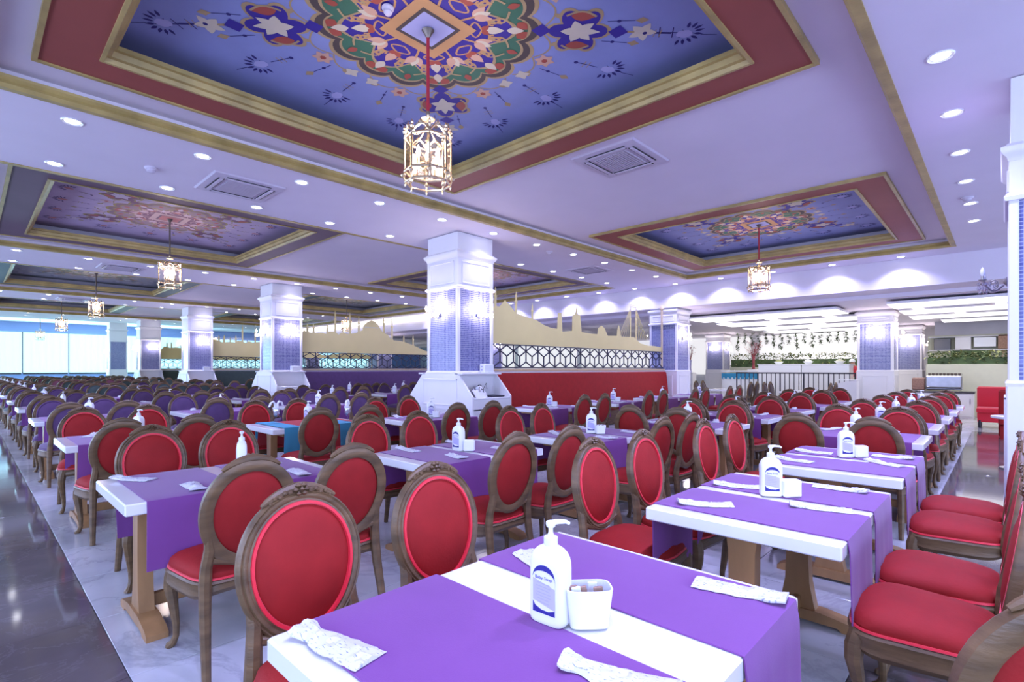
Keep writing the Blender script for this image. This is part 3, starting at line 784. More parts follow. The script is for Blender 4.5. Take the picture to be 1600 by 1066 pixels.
for i in range(4):
    x = XC[i + 1]; y0, y1 = 6.83 + HC + .03, 15.34
    t = thing('skyline_screen', 'glass screen with golden city skyline and dark star lattice, behind the %s bench' % ('farthest' if i == 3 else BN[i]), 'screen', (x, 0, 0), 0, 'skyline screens between the bays')
    b = MB(); b.box((0, (y0 + y1) / 2, .69), (.12, y1 - y0, 1.36)); b.build('dwarf_wall', 'white_paint', t)
    b = MB(); b.box((0, (y0 + y1) / 2, 1.395), (.16, y1 - y0, .055), bev=.008); b.build('rail', 'cream_rail', t)
    lattice(y0, y1, 1.455, 1.94, .026).build('lattice', 'lattice_dark', t, angle=20)
    b = MB(); b.box((-.025, (y0 + y1) / 2, (1.97 + 3.30) / 2), (.010, y1 - y0, 3.30 - 1.97)); b.build('glass_pane', 'pane_glass', t)
    S, N = (S1, N1) if i == 0 else (S2, N2)
    b = MB(); poly = [(max(y, y0), z) for y, z in S] + [(S[-1][0], 1.965), (max(S[0][0], y0), 1.965)]
    b.prism(poly, lambda p, s: (-.012 + .006 * s, p[0], p[1]))
    sk = b.build('skyline', 'gold_film', t, angle=20)
    for y, zt, zb in N:
        b = MB(); b.lathe([(.035, zb - .1), (.035, zb + (zt - zb) * .55), (.055, zb + (zt - zb) * .57), (.055, zb + (zt - zb) * .60), (.025, zb + (zt - zb) * .62), (.025, zb + (zt - zb) * .8), (.003, zt)], 8, c=(-.009, y, 0), sx=.10)
        b.build('tower', 'gold_film', sk)
    if i == 0:
        b = MB()
        for z in (3.24, 3.29): b.box((-.009, 13.54, z), (.006, .34, .02))
        for q in range(6):
            b.tube([(-.009, 13.38, 3.2), (-.009, 13.34 - .12 * q, 2.3)], .006, 4); b.tube([(-.009, 13.7, 3.2), (-.009, 13.74 + .12 * q, 2.3)], .006, 4)
        b.build('bridge', 'gold_film', sk)
    else:
        b = MB()
        for q in range(9): b.box((-.004, 9.8 + .062 * q, 2.90), (.006, .03, .05), bev=.0)
        b.build('dome_windows', 'cream_wall', sk)
    b = MB(); b.box((0, y1 - .06, 2.4), (.06, .05, 1.85), bev=.01); b.lathe([(.001, 3.28), (.06, 3.31), (.07, 3.36), (.05, 3.41), (.001, 3.43)], 10, c=(0, y1 - .06, 0)); b.build('end_post', 'cream_rail', t)
    # bench
    lab = '%s velvet wall bench under the %s skyline screen' % (BN[i], ['nearest', 'second', 'third', 'farthest'][i])
    t = thing('banquette', lab, 'bench', (x + .08, 0, 0), 0)
    n = 6; yb0, yb1 = y0 + .12, y1 - .1
    b = MB(); b.prism([(0, .42), (.20, .42), (.17, .6), (.10, 1.26), (.085, 1.315), (.05, 1.33), (0, 1.33)], lambda p, s: (p[0], yb0 if s == 0 else yb1, p[1])); b.build('backrest', BV[i], t, angle=50)
    b = MB(); b.box((.33, (yb0 + yb1) / 2, .43), (.62, yb1 - yb0, .12), bev=.04); b.build('seat', BV[i], t)
    b = MB(); b.box((.31, (yb0 + yb1) / 2, .19), (.54, yb1 - yb0, .36)); b.build('base', 'wood', t)

# ------------------------------------------------------------------ chandeliers
def chandelier_parts():
    r = .205; N = 8; out = []
    top = MB()
    top.lathe([(.008, .30), (.03, .302), (.062, .31), (.066, .318), (.03, .33), (.012, .345), (.02, .37), (.012, .395), (.004, .40)], 16)
    top.tube([(0, 0, .30), (0, 0, -.10)], .010, 8)
    top.lathe([(.001, -.16), (.02, -.14), (.035, -.10), (.012, -.07)], 12)
    out.append(('stem', top.mesh('stem', 'brass')))
    fr = MB()
    for z, w in ((.13, .010), (-.16, .011), (-.255, .010)):
        rr = r if z > -.2 else r * .97
        fr.tube([(rr * cos(2 * pi * k / N), rr * sin(2 * pi * k / N), z) for k in range(N)], w, 6, closed=True)
    for k in range(N):
        a = 2 * pi * k / N; x, y = r * cos(a), r * sin(a)
        fr.tube([(x, y, .17), (x, y, -.16), (x * 1.06, y * 1.06, -.20), (x * .97, y * .97, -.255)], .008, 6)
        fr.lathe([(.001, -.30), (.008, -.285), (.012, -.27), (.006, -.255)], 8, c=(x * .97, y * .97, 0))
        fr.lathe([(.008, .165), (.018, .185), (.010, .20), (.014, .215), (.001, .245)], 8, c=(x, y, 0))
        fr.lathe([(.016, -.16), (.024, -.175), (.016, -.19)], 8, c=(x * 1.05, y * 1.05, -.02))
        # arch between the posts
        a2 = 2 * pi * (k + 1) / N; P = []
        for q in range(9):
            t = q / 8; px, py = x + (r * cos(a2) - x) * t, y + (r * sin(a2) - y) * t
            P.append((px, py, .13 + .075 * sin(pi * t)))
        fr.tube(P, [.007 + .006 * (1 - abs(2 * q / 8 - 1)) for q in range(9)], 6)
        mx, my = P[4][0], P[4][1]
        fr.lathe([(.010, .20), (.020, .215), (.008, .23), (.001, .255)], 8, c=(mx, my, 0))
        for q in (1, 3, 5, 7): fr.lathe([(.001, -.012), (.012, 0), (.001, .012)], 6, c=(P[q][0] * 1.02, P[q][1] * 1.02, P[q][2]))
    for k in range(4):
        a = 2 * pi * k / 4
        fr.tube([(r * cos(a) * t, r * sin(a) * t, .12 + .16 * (1 - t) ** 2) for t in (1, .75, .5, .25, .05)], .006, 5)
    out.append(('frame', fr.mesh('frame', 'brass')))
    me = MB(); p0, p1 = (r * cos(0), r * sin(0)), (r * cos(2 * pi / N), r * sin(2 * pi / N))
    me.prism([(.06, -.155), (.94, -.155), (.94, .12), (.75, .165), (.5, .185), (.25, .165), (.06, .12)], lambda p, s: ((p0[0] + (p1[0] - p0[0]) * p[0]) * (.985 if s else 1), (p0[1] + (p1[1] - p0[1]) * p[0]) * (.985 if s else 1), p[1]))
    pane = me.mesh('glass_pane', 'lantern_glass')
    for k in range(4):
        a = pi / 4 + pi / 2 * k; x, y = .085 * cos(a), .085 * sin(a)
        c = MB(); c.tube([(0, 0, -.11), (x * .6, y * .6, -.13), (x, y, -.10)], .006, 6); c.lathe([(.022, -.10), (.026, -.09), (.010, -.085), (.010, -.02)], 10, c=(x, y, 0))
        bl = MB(); bl.lathe([(.008, -.02), (.017, .0), (.020, .02), (.012, .055), (.001, .085)], 10, c=(x, y, 0))
        out.append(('candle_arm', c.mesh('candle_arm', 'brass'), [('bulb', bl.mesh('bulb', 'bulb'))]))
    return out, pane
CH, CH_PANE = chandelier_parts(); CHS = proto(CH)
chl = bpy.data.lights.new('chandelier_lamp', 'POINT'); chl.energy = 30; chl.color = WARM; chl.shadow_soft_size = 0.10
CHN = ['nearest blue', 'mauve', 'grey-green', 'fourth']
for k, (x0, x1) in enumerate(HOLES):
    for j, cy in enumerate((2.83, 11.42)):
        cx = (x0 + x1) / 2 + .015; z = 3.32
        where = ('%s coffer on the left' % CHN[k] if k else 'nearest blue coffer overhead') if j == 0 else ('far blue coffer at right' if k == 0 else '%s coffer behind the skyline screen' % CHN[k])
        t = thing('lantern_chandelier', 'brass and glass lantern chandelier hanging from the ' + where, 'chandelier', (cx, cy, z), .2, 'lantern chandeliers')
        CHS(t)
        for q in range(8):
            o = link('glass_pane', CH_PANE, t); o.rotation_euler = (0, 0, q * pi / 4)
        b = MB(); b.tube([(0, 0, .39), (0, 0, ZP - z - .02)], .015, 8); b.build('cord', 'cord_red' if k == 0 else 'dark_bronze', t)
        b = MB(); b.lathe([(.016, ZP - z - .09), (.035, ZP - z - .05), (.055, ZP - z - .022)], 14); b.build('ceiling_rose', 'dark_bronze', t)
        o = bpy.data.objects.new('lamp', chl); C.objects.link(o); o.parent = t; o.location = (0, 0, .05)
t = thing('lantern_chandelier', 'small lantern chandelier before the far curtained windows', 'chandelier', (-39.5, 2.9, 3.32), .2, 'lantern chandeliers')
CHS(t); b = MB(); b.tube([(0, 0, .39), (0, 0, 4.45 - 3.32)], .015, 8); b.build('cord', 'dark_bronze', t)

# ------------------------------------------------------------------ air conditioning cassettes and detectors
def cassette(x, y, z, label):
    t = thing('ceiling_cassette', label, 'air conditioner', (x, y, z), 0, 'ceiling air conditioning cassettes')
    b = MB(); h = .47
    b.ring(-h, h, -h, h, [(0, 0), (.02, -.018), (.10, -.024), (.16, -.03), (.16, 0)]); b.build('frame', 'ac_white', t)
    b = MB(); b.box((0, 0, -.012), (.62, .62, .024)); b.build('panel', 'ac_white', t)
    for k in range(4):
        a = k * pi / 2; s = MB(); s.box((0, -.33, -.034), (.54, .05, .012), bev=.005)
        o = s.build('louvre', 'ac_white', t); o.rotation_euler = (0, 0, a)
        s = MB(); s.box((0, -.365, -.029), (.58, .014, .006)); s.box((0, -.298, -.029), (.56, .010, .006))
        o = s.build('slot', 'black_plastic', t); o.rotation_euler = (0, 0, a)
    g = MB()
    for q in range(14): g.box((-.23 + .0354 * q, 0, -.03), (.02, .48, .014))
    g.box((0, 0, -.026), (.48, .5, .006)); g.build('grille', 'ac_grille', t)
cassette(-3.68, 5.95, ZW, 'white ceiling cassette beside the nearest blue coffer')
cassette(-7.94, 2.71, ZB, 'white ceiling cassette on the beam between red and mauve coffers')
cassette(-16.47, 2.75, ZB, 'white ceiling cassette on the beam left of the mauve coffer')
cassette(-7.92, 11.3, ZB, 'white ceiling cassette on the beam above the gold skyline screen')
cassette(-25.07, 2.75, ZB, 'small far ceiling cassette left of the grey-green coffer')
def detector(x, y, z, label, r=.075):
    t = thing('ceiling_detector', label, 'detector', (x, y, z), 0, 'round ceiling detectors')
    b = MB(); b.lathe([(r, 0), (r * 1.02, -.012), (r * .8, -.03)], 16); b.build('base', 'ac_white', t)
    b = MB(); b.lathe([(r * .7, -.03), (r * .72, -.045), (r * .4, -.065), (.001, -.068)], 16); b.build('cap', 'ac_white', t)
detector(-3.72, 2.42, ZP - .02, 'small white smoke detector by the medallion diamond', .05)
detector(-8.0, 1.65, ZB, 'round grey ceiling detector by the left beam cassette')
detector(-.40, 10.45, ZB, 'round grey ceiling detector in the right aisle row')
detector(-7.3, 8.9, ZB, 'small round ceiling detector above the skyline screen')

# ------------------------------------------------------------------ chairs (local: faces +X, origin on the floor under the seat centre)
LEAN = 0.145
def bk(y, z, d=0.0):           # point of the leaning back plane; d = out of the plane towards the front
    return (-.212 - LEAN * (z - .45) + d, y, z + d * LEAN)
CZ, RY, RZ = .732, .191, .228   # centre height and semi-axes of the oval's frame centre line
def ovl(t, ry, rz): 
    k = 1 + .05 * sin(t)        # a little fuller at the top
    return (ry * cos(t) * k, CZ + rz * sin(t))
def chair_parts():
    out = []
    def seat_out(t, g=0.0):      # rounded trapezoid outline, t in 0..1
        a = 2 * pi * t; c, s_ = cos(a), sin(a)
        x = (abs(c) ** .42) * (1 if c > 0 else -1) * (.212 + g); w = .225 + .03 * (x / .212)
        y = (abs(s_) ** .48) * (1 if s_ > 0 else -1) * (w + g)
        if c > 0: x += .025 * (1 - abs(y) / .27)
        return x, y
    N = 36
    # cushion
    b = MB(); rings = [(0.0, .425), (0.006, .445), (0.0, .468), (-.02, .487), (-.06, .503), (-.12, .513), (-.18, .517)]
    vs = []
    for g, z in rings:
        for i in range(N):
            x, y = seat_out(i / N, 0)
            k = 1 + g / .22
            vs.append((x * k, y * k, z))
    fs = [(r * N + i, r * N + (i + 1) % N, (r + 1) * N + (i + 1) % N, (r + 1) * N + i) for r in range(len(rings) - 1) for i in range(N)]
    fs.append(tuple((len(rings) - 1) * N + i for i in range(N)))
    b.add(vs, fs); seat = b
    pip = MB(); pip.tube([(*seat_out(i / N, .006), .432) for i in range(N)], .007, 5, closed=True)
    out.append(['seat', seat, 'velvet', [['seat_piping', pip, 'piping']]])
    # wooden seat rail with a shaped lower edge
    b = MB(); prof = [(.012, .425), (.018, .415), (.010, .395), (.014, .37), (.002, .35), (-.03, .352), (-.03, .425)]
    vs = []
    for g, z in prof:
        for i in range(N):
            x, y = seat_out(i / N, g)
            zz = z + (.016 * cos(4 * pi * i / N) if z < .40 else 0)
            vs.append((x, y, zz))
    n = len(prof)
    fs = [(r * N + i, r * N + (i + 1) % N, ((r + 1) % n) * N + (i + 1) % N, ((r + 1) % n) * N + i) for r in range(n) for i in range(N)]
    b.add(vs, fs); out.append(['seat_rail', b, 'wood', []])
    # oval back frame: moulded section swept round
    K = 44; sec = [(-.028, -.014), (-.026, -.004), (-.012, .004), (-.010, .017), (-.003, .016), (.003, .021), (.011, .022), (.016, .016), (.022, .020), (.029, .010), (.029, -.014), (.012, -.022), (-.014, -.022)]
    b = MB(); vs = []
    for i in range(K):
        t = 2 * pi * i / K; y, z = ovl(t, RY, RZ); ny, nz = cos(t), sin(t) * .95
        for o, d in sec: vs.append(bk(y + ny * o, z + nz * o, d))
    m = len(sec); fs = [(i * m + k, ((i + 1) % K) * m + k, ((i + 1) % K) * m + (k + 1) % m, i * m + (k + 1) % m) for i in range(K) for k in range(m)]
    b.add(vs, fs); frame = b
    # carved crest
    cr = MB()
    P = []; R = []
    for q in range(15):
        t = pi / 2 + (q - 7) * .085; y, z = ovl(t, RY + .034, RZ + .034)
        P.append(bk(y, z, .003)); R.append(.007 + .015 * (1 - abs(q - 7) / 7.0) ** .7)
    cr.tube(P, R, 8)
    for q in range(-6, 7):
        t = pi / 2 - q * .082; y, z = ovl(t, RY + .026, RZ + .026); s = 1 - abs(q) / 9
        cr.lathe([(.001, -.011 * s), (.014 * s, -.004), (.015 * s, .003), (.001, .013 * s)], 7, c=bk(y, z + (.006 if q % 2 else 0), .018), sx=.75)
    for k in range(6):
        a = k * pi / 3; cr.lathe([(.001, -.010), (.012, 0), (.001, .010)], 6, c=bk(.019 * cos(a), CZ + RZ + .030 + .016 * sin(a), .024))
    cr.lathe([(.001, -.010), (.011, 0), (.001, .010)], 6, c=bk(0, CZ + RZ + .030, .030))
    out.append(['back_frame', frame, 'wood', [['crest_carving', cr, 'wood']]])
    # upholstered oval, bulging front and back
    b = MB(); rr = [1.0, .93, .8, .55, .25]
    for sgn, bulge, inn in ((1, .030, .009), (-1, .022, .024)):
        vs = []
        for q in rr:
            for i in range(K):
                t = 2 * pi * i / K; y, z = ovl(t, (RY - inn) * q, (RZ - inn) * q)
                vs.append(bk(y, z, sgn * (.004 + bulge * (1 - q ** 4))))
        vs.append(bk(0, CZ, sgn * (.004 + bulge)))
        L = len(rr); fs = []
        for r in range(L - 1):
            for i in range(K): fs.append((r * K + i, r * K + (i + 1) % K, (r + 1) * K + (i + 1) % K, (r + 1) * K + i))
        for i in range(K): fs.append(((L - 1) * K + i, (L - 1) * K + (i + 1) % K, L * K))
        b.add(vs, fs if sgn > 0 else [f[::-1] for f in fs])
    pip = MB()
    pip.tube([bk(*ovl(2 * pi * i / K, RY - .017, RZ - .017), .016) for i in range(K)], .0085, 5, closed=True)
    out.append(['backrest', b, 'velvet', [['back_piping', pip, 'piping']]])
    # legs
    for sy in (-1, 1):
        b = MB()
        P = [(.185, sy * .205, .42), (.200, sy * .218, .36), (.202, sy * .222, .31), (.188, sy * .212, .22), (.176, sy * .202, .12), (.176, sy * .202, .06), (.188, sy * .212, .025), (.202, sy * .224, .008), (.204, sy * .226, 0)]
        b.tube(P, [.032, .034, .031, .023, .017, .015, .018, .021, .019], 9, up=(1, 0, 0))
        out.append(['leg', b, 'wood', []])
    for sy in (-1, 1):
        b = MB(); yb, zb_ = ovl(-pi / 2 + sy * 1.02, RY + .012, RZ + .012)
        P = [(-.292, sy * .198, 0), (-.262, sy * .193, .14), (-.228, sy * .186, .30), (-.213, sy * .182, .42), (-.217, sy * .178, .50), bk(yb * 1.0, zb_ - .02, -.004), bk(yb * 1.05, zb_ + .05, -.006)]
        b.tube(P, [.019, .022, .026, .028, .026, .025, .018], 8, up=(1, 0, 0))
        out.append(['leg', b, 'wood', []])
    b = MB(); b.tube([bk(-.155, .530, 0), bk(-.06, .508, 0), bk(0, .504, 0), bk(.06, .508, 0), bk(.155, .530, 0)], [.018, .022, .026, .022, .018], 8); out.append(['lower_rail', b, 'wood', []])
    return out
CHAIR = chair_parts()
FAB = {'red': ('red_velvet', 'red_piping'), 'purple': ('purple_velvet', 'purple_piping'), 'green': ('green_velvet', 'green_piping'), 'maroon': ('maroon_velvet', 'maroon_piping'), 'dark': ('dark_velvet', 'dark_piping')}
chair_sp, chair_far = {}, {}
for fab, (vm, pm_) in FAB.items():
    mm = {'velvet': vm, 'piping': pm_, 'wood': 'wood'}
    chair_sp[fab] = proto([(n, b.mesh(n, mm[m]), [(sn, sb.mesh(sn, mm[sm])) for sn, sb, sm in subs]) for n, b, m, subs in CHAIR])
    j = MB(); ix = {'velvet': 0, 'piping': 1, 'wood': 2}
    for n, b, m, subs in CHAIR:
        j.merge(b, ix[m])
        for sn, sb, sm in subs: j.merge(sb, ix[sm])
    chair_far[fab] = j.mesh('dining_chair', [vm, pm_, 'wood'])
def chair(x, y, rz, fab, label, near, group):
    rz += rnd.uniform(-.035, .035); x += rnd.uniform(-.012, .012); y += rnd.uniform(-.012, .012)
    if near:
        t = thing('dining_chair', label, 'chair', (x, y, 0), rz, group); chair_sp[fab](t)
    else:
        t = link('dining_chair', chair_far[fab]); t.location = (x, y, 0); t.rotation_euler = (0, 0, rz); tag(t, label, 'chair', group)
    return t

# ------------------------------------------------------------------ tables (local: long axis along Y)
TL, TWd, TH, TT = 1.17, .82, .75, .06
def table_parts():
    out = []
    b = MB(); b.box((0, 0, TH - TT / 2), (TWd, TL, TT), bev=.006); out.append(('table_top', b.mesh('table_top', 'white_lacquer')))
    for sy in (-1, 1):
        b = MB(); y = sy * .43
        prof = [(.095, .06), (.085, .10), (.062, .22), (.055, .40), (.058, .60), (.070, TH - TT)]
        L = [(-w, z) for w, z in prof]; R_ = [(w, z) for w, z in prof[::-1]]
        b.prism(L + R_, lambda p, s: (p[0], y + (-.037 if s == 0 else .037), p[1]))
        out.append(('post', b.mesh('post', 'wood_light')))
        b = MB(); poly = [(-.32, 0), (-.32, .03), (-.28, .05), (-.12, .075), (.12, .075), (.28, .05), (.32, .03), (.32, 0), (.22, 0), (.20, .018), (-.20, .018), (-.22, 0)]
        b.prism(poly, lambda p, s: (p[0], y + (-.05 if s == 0 else .05), p[1]))
        out.append(('foot', b.mesh('foot', 'wood_light')))
    b = MB(); b.box((0, 0, .105), (.035, .80, .075), bev=.006); out.append(('stretcher', b.mesh('stretcher', 'wood_light')))
    b = MB(); b.box((0, 0, TH - TT - .02), (.62, .05, .04)); b.box((0, .40, TH - TT - .02), (.62, .06, .04)); b.box((0, -.40, TH - TT - .02), (.62, .06, .04)); out.append(('cleat', b.mesh('cleat', 'wood_light')))
    return out
TAB = table_parts(); table_sp = proto(TAB)
def runner_mesh(w, seed, m, drop=.36, hx=TWd / 2, lift=.0):
    r = random.Random(seed); ph = [r.uniform(0, 6) for _ in range(6)]; dr = [drop + r.uniform(-.03, .03), drop + r.uniform(-.03, .03)]
    nv = 13; prof = []
    nd = 7
    for k in range(nd): prof.append((-1, dr[0] * (1 - k / nd)))
    prof += [(-2, 0)]
    for k in range(9): prof.append((0, -hx + .02 + (2 * hx - .04) * k / 8))
    prof += [(2, 0)]
    for k in range(1, nd + 1): prof.append((1, dr[1] * k / nd))
    b = MB(); th = .004
    def pt(i, v, off):
        c, q = prof[i]; y = (v - .5) * w
        if c in (-1, 1):
            f = q / drop; wv = .007 * f * sin(y * 22 + ph[0] + (c > 0) * 2) + .004 * f * sin(y * 41 + ph[1])
            sk = .018 * f * sin(ph[2] + c)
            return (c * (hx + .006 + off + abs(wv) * .7 + .004 * f), y + sk + wv * .25, TH - q + .002)
        if c in (-2, 2): return (c / 2 * (hx + off * .7), y, TH + .001 + off * .7)
        wr = .0016 * (sin(y * 30 + q * 9 + ph[3]) * sin(q * 14 + ph[4])) ** 2
        return (q, y, TH + .0015 + off + wr)
    n = len(prof)
    vs = [pt(i, v / (nv - 1), th) for v in range(nv) for i in range(n)] + [pt(i, v / (nv - 1), 0) for v in range(nv) for i in range(n)]
    fs = []
    o = nv * n
    for v in range(nv - 1):
        for i in range(n - 1):
            a = v * n + i; fs.append((a, a + 1, a + n + 1, a + n)); fs.append((o + a + n, o + a + n + 1, o + a + 1, o + a))
    for i in range(n - 1):
        fs.append((i + 1, i, o + i, o + i + 1)); e = (nv - 1) * n; fs.append((e + i, e + i + 1, o + e + i + 1, o + e + i))
    for v in range(nv - 1):
        fs.append((v * n, v * n + n, o + v * n + n, o + v * n)); e = n - 1; fs.append((v * n + n + e, v * n + e, o + v * n + e, o + v * n + n + e))
    b.add(vs, fs); return b.mesh('table_runner', m, angle=60)
RUN = [runner_mesh(.49, s, 'purple_cloth') for s in range(4)]
RUN_RED = runner_mesh(.95, 11, 'red_cloth', .40); RUN_CY = [runner_mesh(.20, 21 + s, 'turquoise_cloth', .42, TWd / 2 + .006) for s in range(2)]

# ------------------------------------------------------------------ pump bottle with label
def sup(a, b_, n, e=.35):
    out = []
    for i in range(n):
        t = 2 * pi * i / n; c, s = cos(t), sin(t)
        out.append(((1 if c > 0 else -1) * abs(c) ** e * a, (1 if s > 0 else -1) * abs(s) ** e * b_))
    return out
def text_mesh(txt, size, m):
    cu = bpy.data.curves.new('lettering', 'FONT'); cu.body = txt; cu.size = size; cu.align_x = 'CENTER'; cu.resolution_u = 2; cu.extrude = 0.0
    ob = bpy.data.objects.new('lettering_src', cu); C.objects.link(ob)
    dg = bpy.context.evaluated_depsgraph_get(); me = bpy.data.meshes.new_from_object(ob.evaluated_get(dg))
    bpy.data.objects.remove(ob); me.materials.clear(); me.materials.append(M[m])
    # stand it up: text plane -> facing +X, reading along +Y
    me.transform(Matrix(((0, 0, 1, 0), (1, 0, 0, 0), (0, 1, 0, 0), (0, 0, 0, 1))))
    return me
def bottle_parts():
    A, B = .030, .050; N = 32           # half thickness along X, half width along Y
    b = MB(); vs = []; rows = [(0, .90), (.004, .97), (.012, 1.0), (.150, 1.0), (.166, .985), (.180, .93), (.192, .83), (.202, .66), (.208, .46), (.211, .30)]
    for z, k in rows:
        ky = k; kx = max(.5, 1 - (1 - k) * .75)
        for x, y in sup(A * kx, B * ky, N, .38 + .6 * (1 - k)): vs.append((x, y, z))
    fs = [(r * N + i, r * N + (i + 1) % N, (r + 1) * N + (i + 1) % N, (r + 1) * N + i) for r in range(len(rows) - 1) for i in range(N)]
    fs += [tuple(range(N - 1, -1, -1)), tuple((len(rows) - 1) * N + i for i in range(N))]
    b.add(vs, fs); body = b.mesh('body', 'plastic_white')
    p = MB(); p.lathe([(.016, .208), (.018, .212), (.018, .232), (.013, .236), (.008, .238), (.006, .246), (.006, .258), (.011, .260), (.013, .268), (.012, .274), (.004, .277)], 16)
    p.tube([(0, 0, .270), (0, .02, .272), (0, .042, .270), (0, .050, .264)], [.0075, .0065, .005, .0045], 8)
    pump = p.mesh('pump', 'plastic_white')
    def lab(poly, d): 
        q = MB(); q.prism(poly, lambda p_, s: (A + .0006 + d - (.0006 if s == 0 else 0), p_[0], p_[1])); return q
    arch = [(-.033 * cos(pi * k / 12), .128 + .034 * sin(pi * k / 12)) for k in range(13)]
    plate = lab(arch + [(.033, .030), (-.033, .030)], .0004).mesh('label', 'label_white')
    film = lab([(-.033, .122), (.033, .104), (.033, .046), (-.033, .062)], .0008).mesh('label_film', 'label_film')
    navy = MB()
    o_ = [(-.033 * cos(pi * k / 12), .128 + .034 * sin(pi * k / 12)) for k in range(13)]; i_ = [(-.034 * cos(pi * k / 12) , .126 + .022 * sin(pi * k / 12) - .004 * k / 12) for k in range(13)]
    navy.merge(lab(o_ + i_[::-1], .0010))
    navy.merge(lab([(-.033, .060), (-.026, .048), (-.008, .040), (.014, .039), (.033, .046), (.033, .030), (-.033, .030)], .0010))
    navy = navy.mesh('navy_print', 'navy_ink')
    tx = text_mesh('Baby Soap', .0125, 'navy_ink'); tx.transform(Matrix.Translation((A + .0024, 0, .123)))
    ln = MB()
    rr = random.Random(3)
    for k in range(7):
        z = .114 - k * .0085; w = .018 + .008 * rr.random()
        ln.merge(lab([(-w, z), (w * .9, z - .003), (w * .9, z - .0055), (-w, z - .0025)], .0012))
    ln = ln.mesh('small_print', 'grey_ink')
    return [('body', body), ('pump', pump), ('label', plate, [('label_film', film), ('navy_print', navy), ('lettering', tx), ('small_print', ln)])]
BOT = bottle_parts(); bottle_sp = proto(BOT)
jb = MB()
bottle_far = [BOT[0][1], BOT[1][1], BOT[2][1], BOT[2][2][1][1]]
# sugar cup with sachets
def cup_parts():
    b = MB(); 
    for s, z0, z1 in ((1, 0, .085),):
        o0, o1 = sup(.030, .045, 24, .45), sup(.037, .056, 24, .45); i1 = sup(.034, .052, 24, .45); i0 = sup(.028, .042, 24, .45)
        vs = [(x, y, 0) for x, y in o0] + [(x, y, .085) for x, y in o1] + [(x, y, .085) for x, y in i1] + [(x, y, .008) for x, y in i0]
        fs = [(r * 24 + i, r * 24 + (i + 1) % 24, (r + 1) * 24 + (i + 1) % 24, (r + 1) * 24 + i) for r in range(3) for i in range(24)]
        fs += [tuple(range(23, -1, -1)), tuple(72 + i for i in range(24))]
        b.add(vs, fs)
    out = [('cup', b.mesh('cup', 'plastic_white'))]
    rr = random.Random(5)
    for k in range(5):
        s = MB(); s.box((0, 0, .035), (.006, .022, .075), bev=.002); s.xf(Matrix.Translation((rr.uniform(-.015, .015), -.03 + .014 * k, .016)) @ Matrix.Rotation(rr.uniform(-.25, .25), 4, 'X'))
        out.append(('sachet', s.mesh('sachet', 'kraft' if k % 2 == 0 else 'plastic_white')))
    return out
cup_sp = proto(cup_parts())
b = MB(); b.box((0, 0, .045), (.06, .09, .09), bev=.008)
holder_mesh = b.mesh('napkin_box', 'plastic_white')
# cutlery pouch: folded printed paper, twisted near one end
def pouch_mesh(seed, L=.255, W=.088):
    r = random.Random(seed); nu, nv = 22, 9
    f = [[r.uniform(-1, 1) for _ in range(nv + 2)] for _ in range(nu + 2)]; tw = r.uniform(.18, .3); bend = r.uniform(-.012, .012)
    def base(u, v, top):
        x = (u - .5) * L; pinch = (1 - .34 * math.exp(-((u - tw) / .10) ** 2)) * (1 + .22 * (u - .5))
        w = W * pinch; i, j = int(u * (nu - 1)), int(v * (nv - 1))
        y = (v - .5) * w + bend * sin(u * 3) + .003 * f[i][j]
        hgt = (.010 + .010 * math.exp(-((u - tw) / .12) ** 2)) * (1 - (2 * abs(v - .5)) ** 2.2)
        z = .0015 + (hgt + .0045 * f[i + 1][j] * (1 - (2 * v - 1) ** 2) if top else 0)
        if u < tw * .8: z += .012 * (tw * .8 - u) / tw + (.010 * abs(v - .5) if top else 0)
        return (x, y, max(.0006 if not top else .0045 - .003 * abs(2 * v - 1), z))
    b = MB(); vs = [base(i / (nu - 1), j / (nv - 1), True) for j in range(nv) for i in range(nu)] + [base(i / (nu - 1), j / (nv - 1), False) for j in range(nv) for i in range(nu)]
    o = nu * nv; fs = []
    for j in range(nv - 1):
        for i in range(nu - 1):
            a = j * nu + i; fs.append((a, a + 1, a + nu + 1, a + nu)); fs.append((o + a + nu, o + a + nu + 1, o + a + 1, o + a))
    for i in range(nu - 1):
        fs.append((i + 1, i, o + i, o + i + 1)); e = (nv - 1) * nu; fs.append((e + i, e + i + 1, o + e + i + 1, o + e + i))
    for j in range(nv - 1):
        fs.append((j * nu, j * nu + nu, o + j * nu + nu, o + j * nu)); e = nu - 1; fs.append((j * nu + nu + e, j * nu + e, o + j * nu + e, o + j * nu + nu + e))
    b.add(vs, fs); return b.mesh('cutlery_pouch', 'printed_paper', angle=22)
POUCH = [pouch_mesh(s) for s in range(5)]
TOPZ = TH + .0075

# ------------------------------------------------------------------ layout of the tables
# row 1 runs beside the right aisle, row numbers grow to the left; long: 'y' or 'x'
TABLES = []
def T_(row, idx, x, y, rot=0, chairs='LR', fab='red', near=True, cloth='purple', detail=2): TABLES.append(dict(row=row, idx=idx, x=x, y=y, rot=rot, chairs=chairs, fab=fab, near=near, cloth=cloth, detail=detail))
for k, y in enumerate((1.10, 2.85, 4.45)): T_(1, k, (-.885, -.85, -.85)[k], y)
for k, y in enumerate((6.25, 7.72, 9.22, 10.72, 12.22)): T_(1, k + 3, -1.10, y, 1)
for k, (x, y) in enumerate(((-3.53, 1.12), (-3.22, 2.76), (-3.05, 4.43))): T_(2, k, x, y)
for k, y in enumerate((6.15, 7.65, 9.15, 10.65, 12.15)): T_(2, k + 3, -2.82, y, 1)
T_(3, 0, -6.25, 1.17); T_(3, 1, -6.22, 2.9, cloth='red'); T_(3, 2, -5.72, 4.40)
for k, y in enumerate((7.05, 9.1, 11.1, 13.1)): T_(3, k + 3, -5.75, y, 0, 'R')
